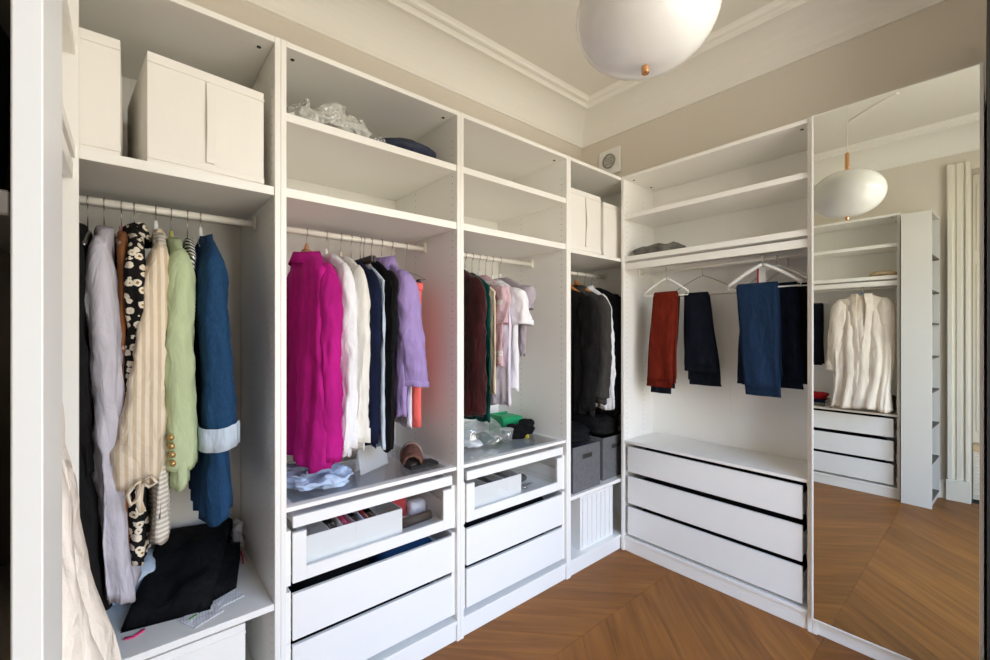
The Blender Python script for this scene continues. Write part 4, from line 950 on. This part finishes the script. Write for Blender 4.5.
soft('grey_scarf', 'grey scarf in the end compartment of the organiser under the wine red top', 'scarf', 'c_greyfold', (1.505, 1.70, .5355), (.045, .09, .048), nz=.006, fr=16, seed=17)
# drawer clothes: first two seen, the other black ones added to darken the gaps
def filler(label, m, x0, x1, y0, y1, z0, z1, seed, axis='A'):
    soft('folded_clothes', label, 'clothes', m, ((x0 + x1) / 2, (y0 + y1) / 2, z0), ((x1 - x0) / 2, (y1 - y0) / 2, (z1 - z0) / 1.93), nz=.004, fr=9, seed=seed, e=.32, layers=2)
filler('black folded clothes in the drawer under the organiser', 'c_black', .475, .765, 1.60, 2.06, .337, .470, 31)
filler('blue folded jeans in the drawer beside the black clothes', 'c_denim', .785, 1.06, 1.60, 2.06, .337, .470, 32)
filler('black folded clothes added to darken the lowest drawer under the magenta shirt', 'c_black2', .475, 1.06, 1.60, 2.06, .145, .290, 33)
filler('black folded clothes added to darken the upper drawer under the wine red top', 'c_black', 1.225, 1.81, 1.60, 2.06, .337, .474, 34)
filler('black folded clothes added to darken the lowest drawer under the wine red top', 'c_black2', 1.225, 1.81, 1.60, 2.06, .145, .290, 35)
for nm, m_, x0, x1, ya, yb, s0 in (('under the folded trousers', 'c_black', UB + .04, UB + .31, .635, 1.475, 40), ('under the beige cardigan', 'c_black2', -.388, -.148, .64, 1.46, 50)):
    for lev, z0, z1 in (('top', .527, .656), ('middle', .329, .470), ('bottom', .133, .278)):
        filler('black folded clothes added to darken the %s wide drawer %s' % (lev, nm), m_, x0, x1, ya, yb, z0, z1, s0); s0 += 1

# low shelf of the first wardrobe
def slab(name, label, cat, m, pts, th, z0, nz=.006, seed=0, nx=22, ny=18):
    """folded cloth: bilinear patch of four corner points (x, y, height) with rounded rim"""
    P = [Vector(p) for p in pts]; b = NB(); rows = []
    for layer in (1, 0):
        for jj in range(ny + 1):
            j = jj if layer else ny - jj
            t_ = j / ny; row = []
            for i in range(nx + 1):
                s_ = i / nx; p = (P[0] * (1 - s_) + P[1] * s_) * (1 - t_) + (P[3] * (1 - s_) + P[2] * s_) * t_
                rim = min(1, min(s_, 1 - s_, t_, 1 - t_) * 9) ** .5
                d = noise.noise(Vector((p.x * 13 + seed, p.y * 13, .3))) * nz
                z = p.z + d * rim if layer else z0
                if layer: z = max(z0 + .0005, z - (1 - rim) * min(p.z - z0, th))
                row.append(Vector((p.x, p.y, z)))
            rows.append(row)
    loft(b, rows, False, False, False)
    bmesh.ops.remove_doubles(b, verts=b.verts, dist=.0006); bmesh.ops.holes_fill(b, edges=[e_ for e_ in b.edges if e_.is_boundary], sides=0)
    bmesh.ops.recalc_face_normals(b, faces=b.faces)
    o = obj(name, b, m, None, True, (P[0].x, P[0].y, z0)); return tag(o, label, cat)
slab('folded_trousers', 'black folded trousers piled on the low shelf under the dresses', 'trousers', 'c_black', [(-.02, 1.70, .505), (.205, 1.655, .50), (.335, 2.06, .625), (.10, 2.08, .640)], .03, .4685, .032, 1)
slab('folded_trousers', 'black trouser leg folded beside the piled black trousers', 'trousers', 'c_black', [(.215, 1.700, .492), (.295, 1.740, .488), (.345, 1.96, .555), (.27, 1.97, .56)], .02, .4685, .016, 2)
soft('pale_blue_cloth', 'pale blue grey cloth showing behind the black folded trousers', 'cloth', 'c_denim_pale', (.00, 1.95, .4685), (.085, .10, .060), nz=.012, fr=10, seed=21)
def card(label, c, w, d, rot, m='paper_print', cat='card'):
    t = thing('paper_card', label, cat, c, 'paper cards on the low shelf'); a = bx(NB(), c[0] - w / 2, c[0] + w / 2, c[1] - d / 2, c[1] + d / 2, c[2], c[2] + .0015, 0)
    obj('sheet', a, m, t); t.rotation_euler = (0, 0, rot); return t
c1 = card('large white printed card with a green mark in front of the black trousers', (.178, 1.640, .4688), .095, .085, .45)
obj('green_mark', B(.150, .176, 1.652, 1.660, .4705, .4712, 0), mat('lime', (.12, .38, .02), .5), c1); obj('black_mark', B(.182, .204, 1.655, 1.664, .4705, .4712, 0), 'plastic_black', c1)
card('smaller white printed card beside the black trouser leg', (.262, 1.685, .4688), .075, .055, .3)
o = obj('pink_string', tube(NB(), [(-.01, 1.66, .4705), (.01, 1.652, .4705), (.025, 1.662, .4705), (.035, 1.675, .4705)], [(.007, .002)] * 4, 8), 'pink_string', None, True, (.01, 1.66, .4685)); tag(o, 'bright pink ribbon lying at the foot of the grey coat', 'ribbon')
o = obj('pink_string', tube(NB(), [(.345, 1.90, .4705), (.352, 1.95, .475), (.345, 2.00, .50), (.335, 2.02, .53)], .0025, 8), 'pink_string', None, True, (.345, 1.95, .4685)); tag(o, 'pink string beside the crumpled white tissue', 'string')
soft('tissue', 'crumpled white tissue behind the black trousers near the wardrobe side', 'tissue', 'c_white', (.345, 2.035, .4685), (.020, .04, .062), nz=.014, fr=24, seed=22)

# corner wardrobe: black clothes heaped on the felt boxes
soft('folded_clothes', 'black folded clothes heaped over the grey felt box', 'clothes', 'c_black', (2.09, 1.76, .7145), (.118, .155, .052), nz=.014, fr=9, seed=23, layers=2)
soft('folded_clothes', 'black folded clothes heaped over the corner felt box', 'clothes', 'c_black2', (2.42, 1.78, .7145), (.125, .155, .060), nz=.014, fr=9, seed=24, layers=2)
soft('black_bag', 'black bag hanging low behind the charcoal blazer', 'bag', 'c_black', (2.28, 2.00, .7145), (.20, .045, .055), nz=.02, fr=8, seed=25)

# things beside the cardigan, seen in the mirror
for k, (lab, m_, z0, h_) in enumerate((('grey book at the bottom of the stack behind the cardigan', 'c_greyfold', .6965, .030), ('dark blue book in the middle of the stack behind the cardigan', 'c_navy', .7270, .028))):
    t = thing('book', lab, 'book', (-.28, 1.12, z0), 'books behind the cardigan'); obj('pages', B(-.36, -.175, 1.052, 1.208, z0 + .002, z0 + h_ - .003, .001), 'c_cream', t)
    obj('cover', bx(bx(bx(NB(), -.362, -.172, 1.05, 1.21, z0, z0 + .0018), -.362, -.172, 1.05, 1.21, z0 + h_ - .0028, z0 + h_ - .0008), -.1735, -.172, 1.05, 1.21, z0 + .0018, z0 + h_ - .0028), m_, t)
soft('folded_clothes', 'bright red folded sweater on the stack of books behind the cardigan', 'clothes', 'c_redknit' if 'c_redknit' in M else fab('c_redknit', (.42, .015, .02), .12).name, (-.265, 1.125, .7555), (.085, .075, .030), nz=.008, fr=12, seed=26, layers=1)
soft('brown_bag', 'small brown bag on the drawers beside the cardigan', 'bag', 'dark_brown', (-.27, .615, .6965), (.07, .030, .075), nz=.006, fr=10, seed=27)

# things in the narrow bookcase
def shelf_z(i): return BSZ[i] + .0142
soft('green_pouch', 'dark green strapped pouch on an upper bookcase shelf', 'pouch', fab('c_darkgreen', (.012, .05, .022), .2).name, (-.115, .457, shelf_z(6)), (.045, .035, .045), nz=.010, fr=14, seed=61)
soft('brown_pouch', 'brown cloth bundle on the top bookcase shelf', 'cloth', 'dark_brown', (-.13, .457, shelf_z(7)), (.055, .045, .07), nz=.012, fr=12, seed=62)
soft('dark_bundle', 'dark cloth bundle on a middle bookcase shelf', 'cloth', 'c_black2', (-.13, .457, shelf_z(5)), (.060, .050, .09), nz=.012, fr=12, seed=63)
jr = thing('glass_jar', 'small jar with a shiny metal lid on a bookcase shelf', 'jar', (-.088, .430, shelf_z(4)))
obj('jar', lathe(NB(), (-.088, .430, shelf_z(4)), [(.012, 0), (.0145, .003), (.0145, .075), (.012, .083)], 20), 'clear_plastic', jr, True); obj('lid', lathe(NB(), (-.088, .430, shelf_z(4) + .083), [(.013, 0), (.0145, .002), (.0145, .016), (.013, .018)], 20), 'metal_bright', jr, True)
soft('brown_bundle', 'dark brown bundle behind the jar in the bookcase', 'cloth', 'dark_brown', (-.145, .475, shelf_z(4)), (.045, .035, .085), nz=.010, fr=12, seed=64)
for i, (lab, m_) in enumerate((('black cloth bundle low in the bookcase', 'c_black'), ('dark brown cloth bundle at knee height in the bookcase', 'dark_brown'), ('charcoal cloth bundle on the third bookcase shelf', 'c_charcoal'), ('black bundle on the bookcase shelf at hip height', 'c_black2'))):
    soft('cloth_bundle', lab, 'cloth', m_, (-.13, .457, shelf_z(i)), (.060, .052, .11), nz=.010, fr=12, seed=70 + i)
bs_ = soft('brown_purse', 'small brown purse poking out of the bookcase at hip height', 'purse', 'dark_brown', (-.25, .445, shelf_z(3)), (.05, .055, .07), nz=.004, fr=10, seed=75)
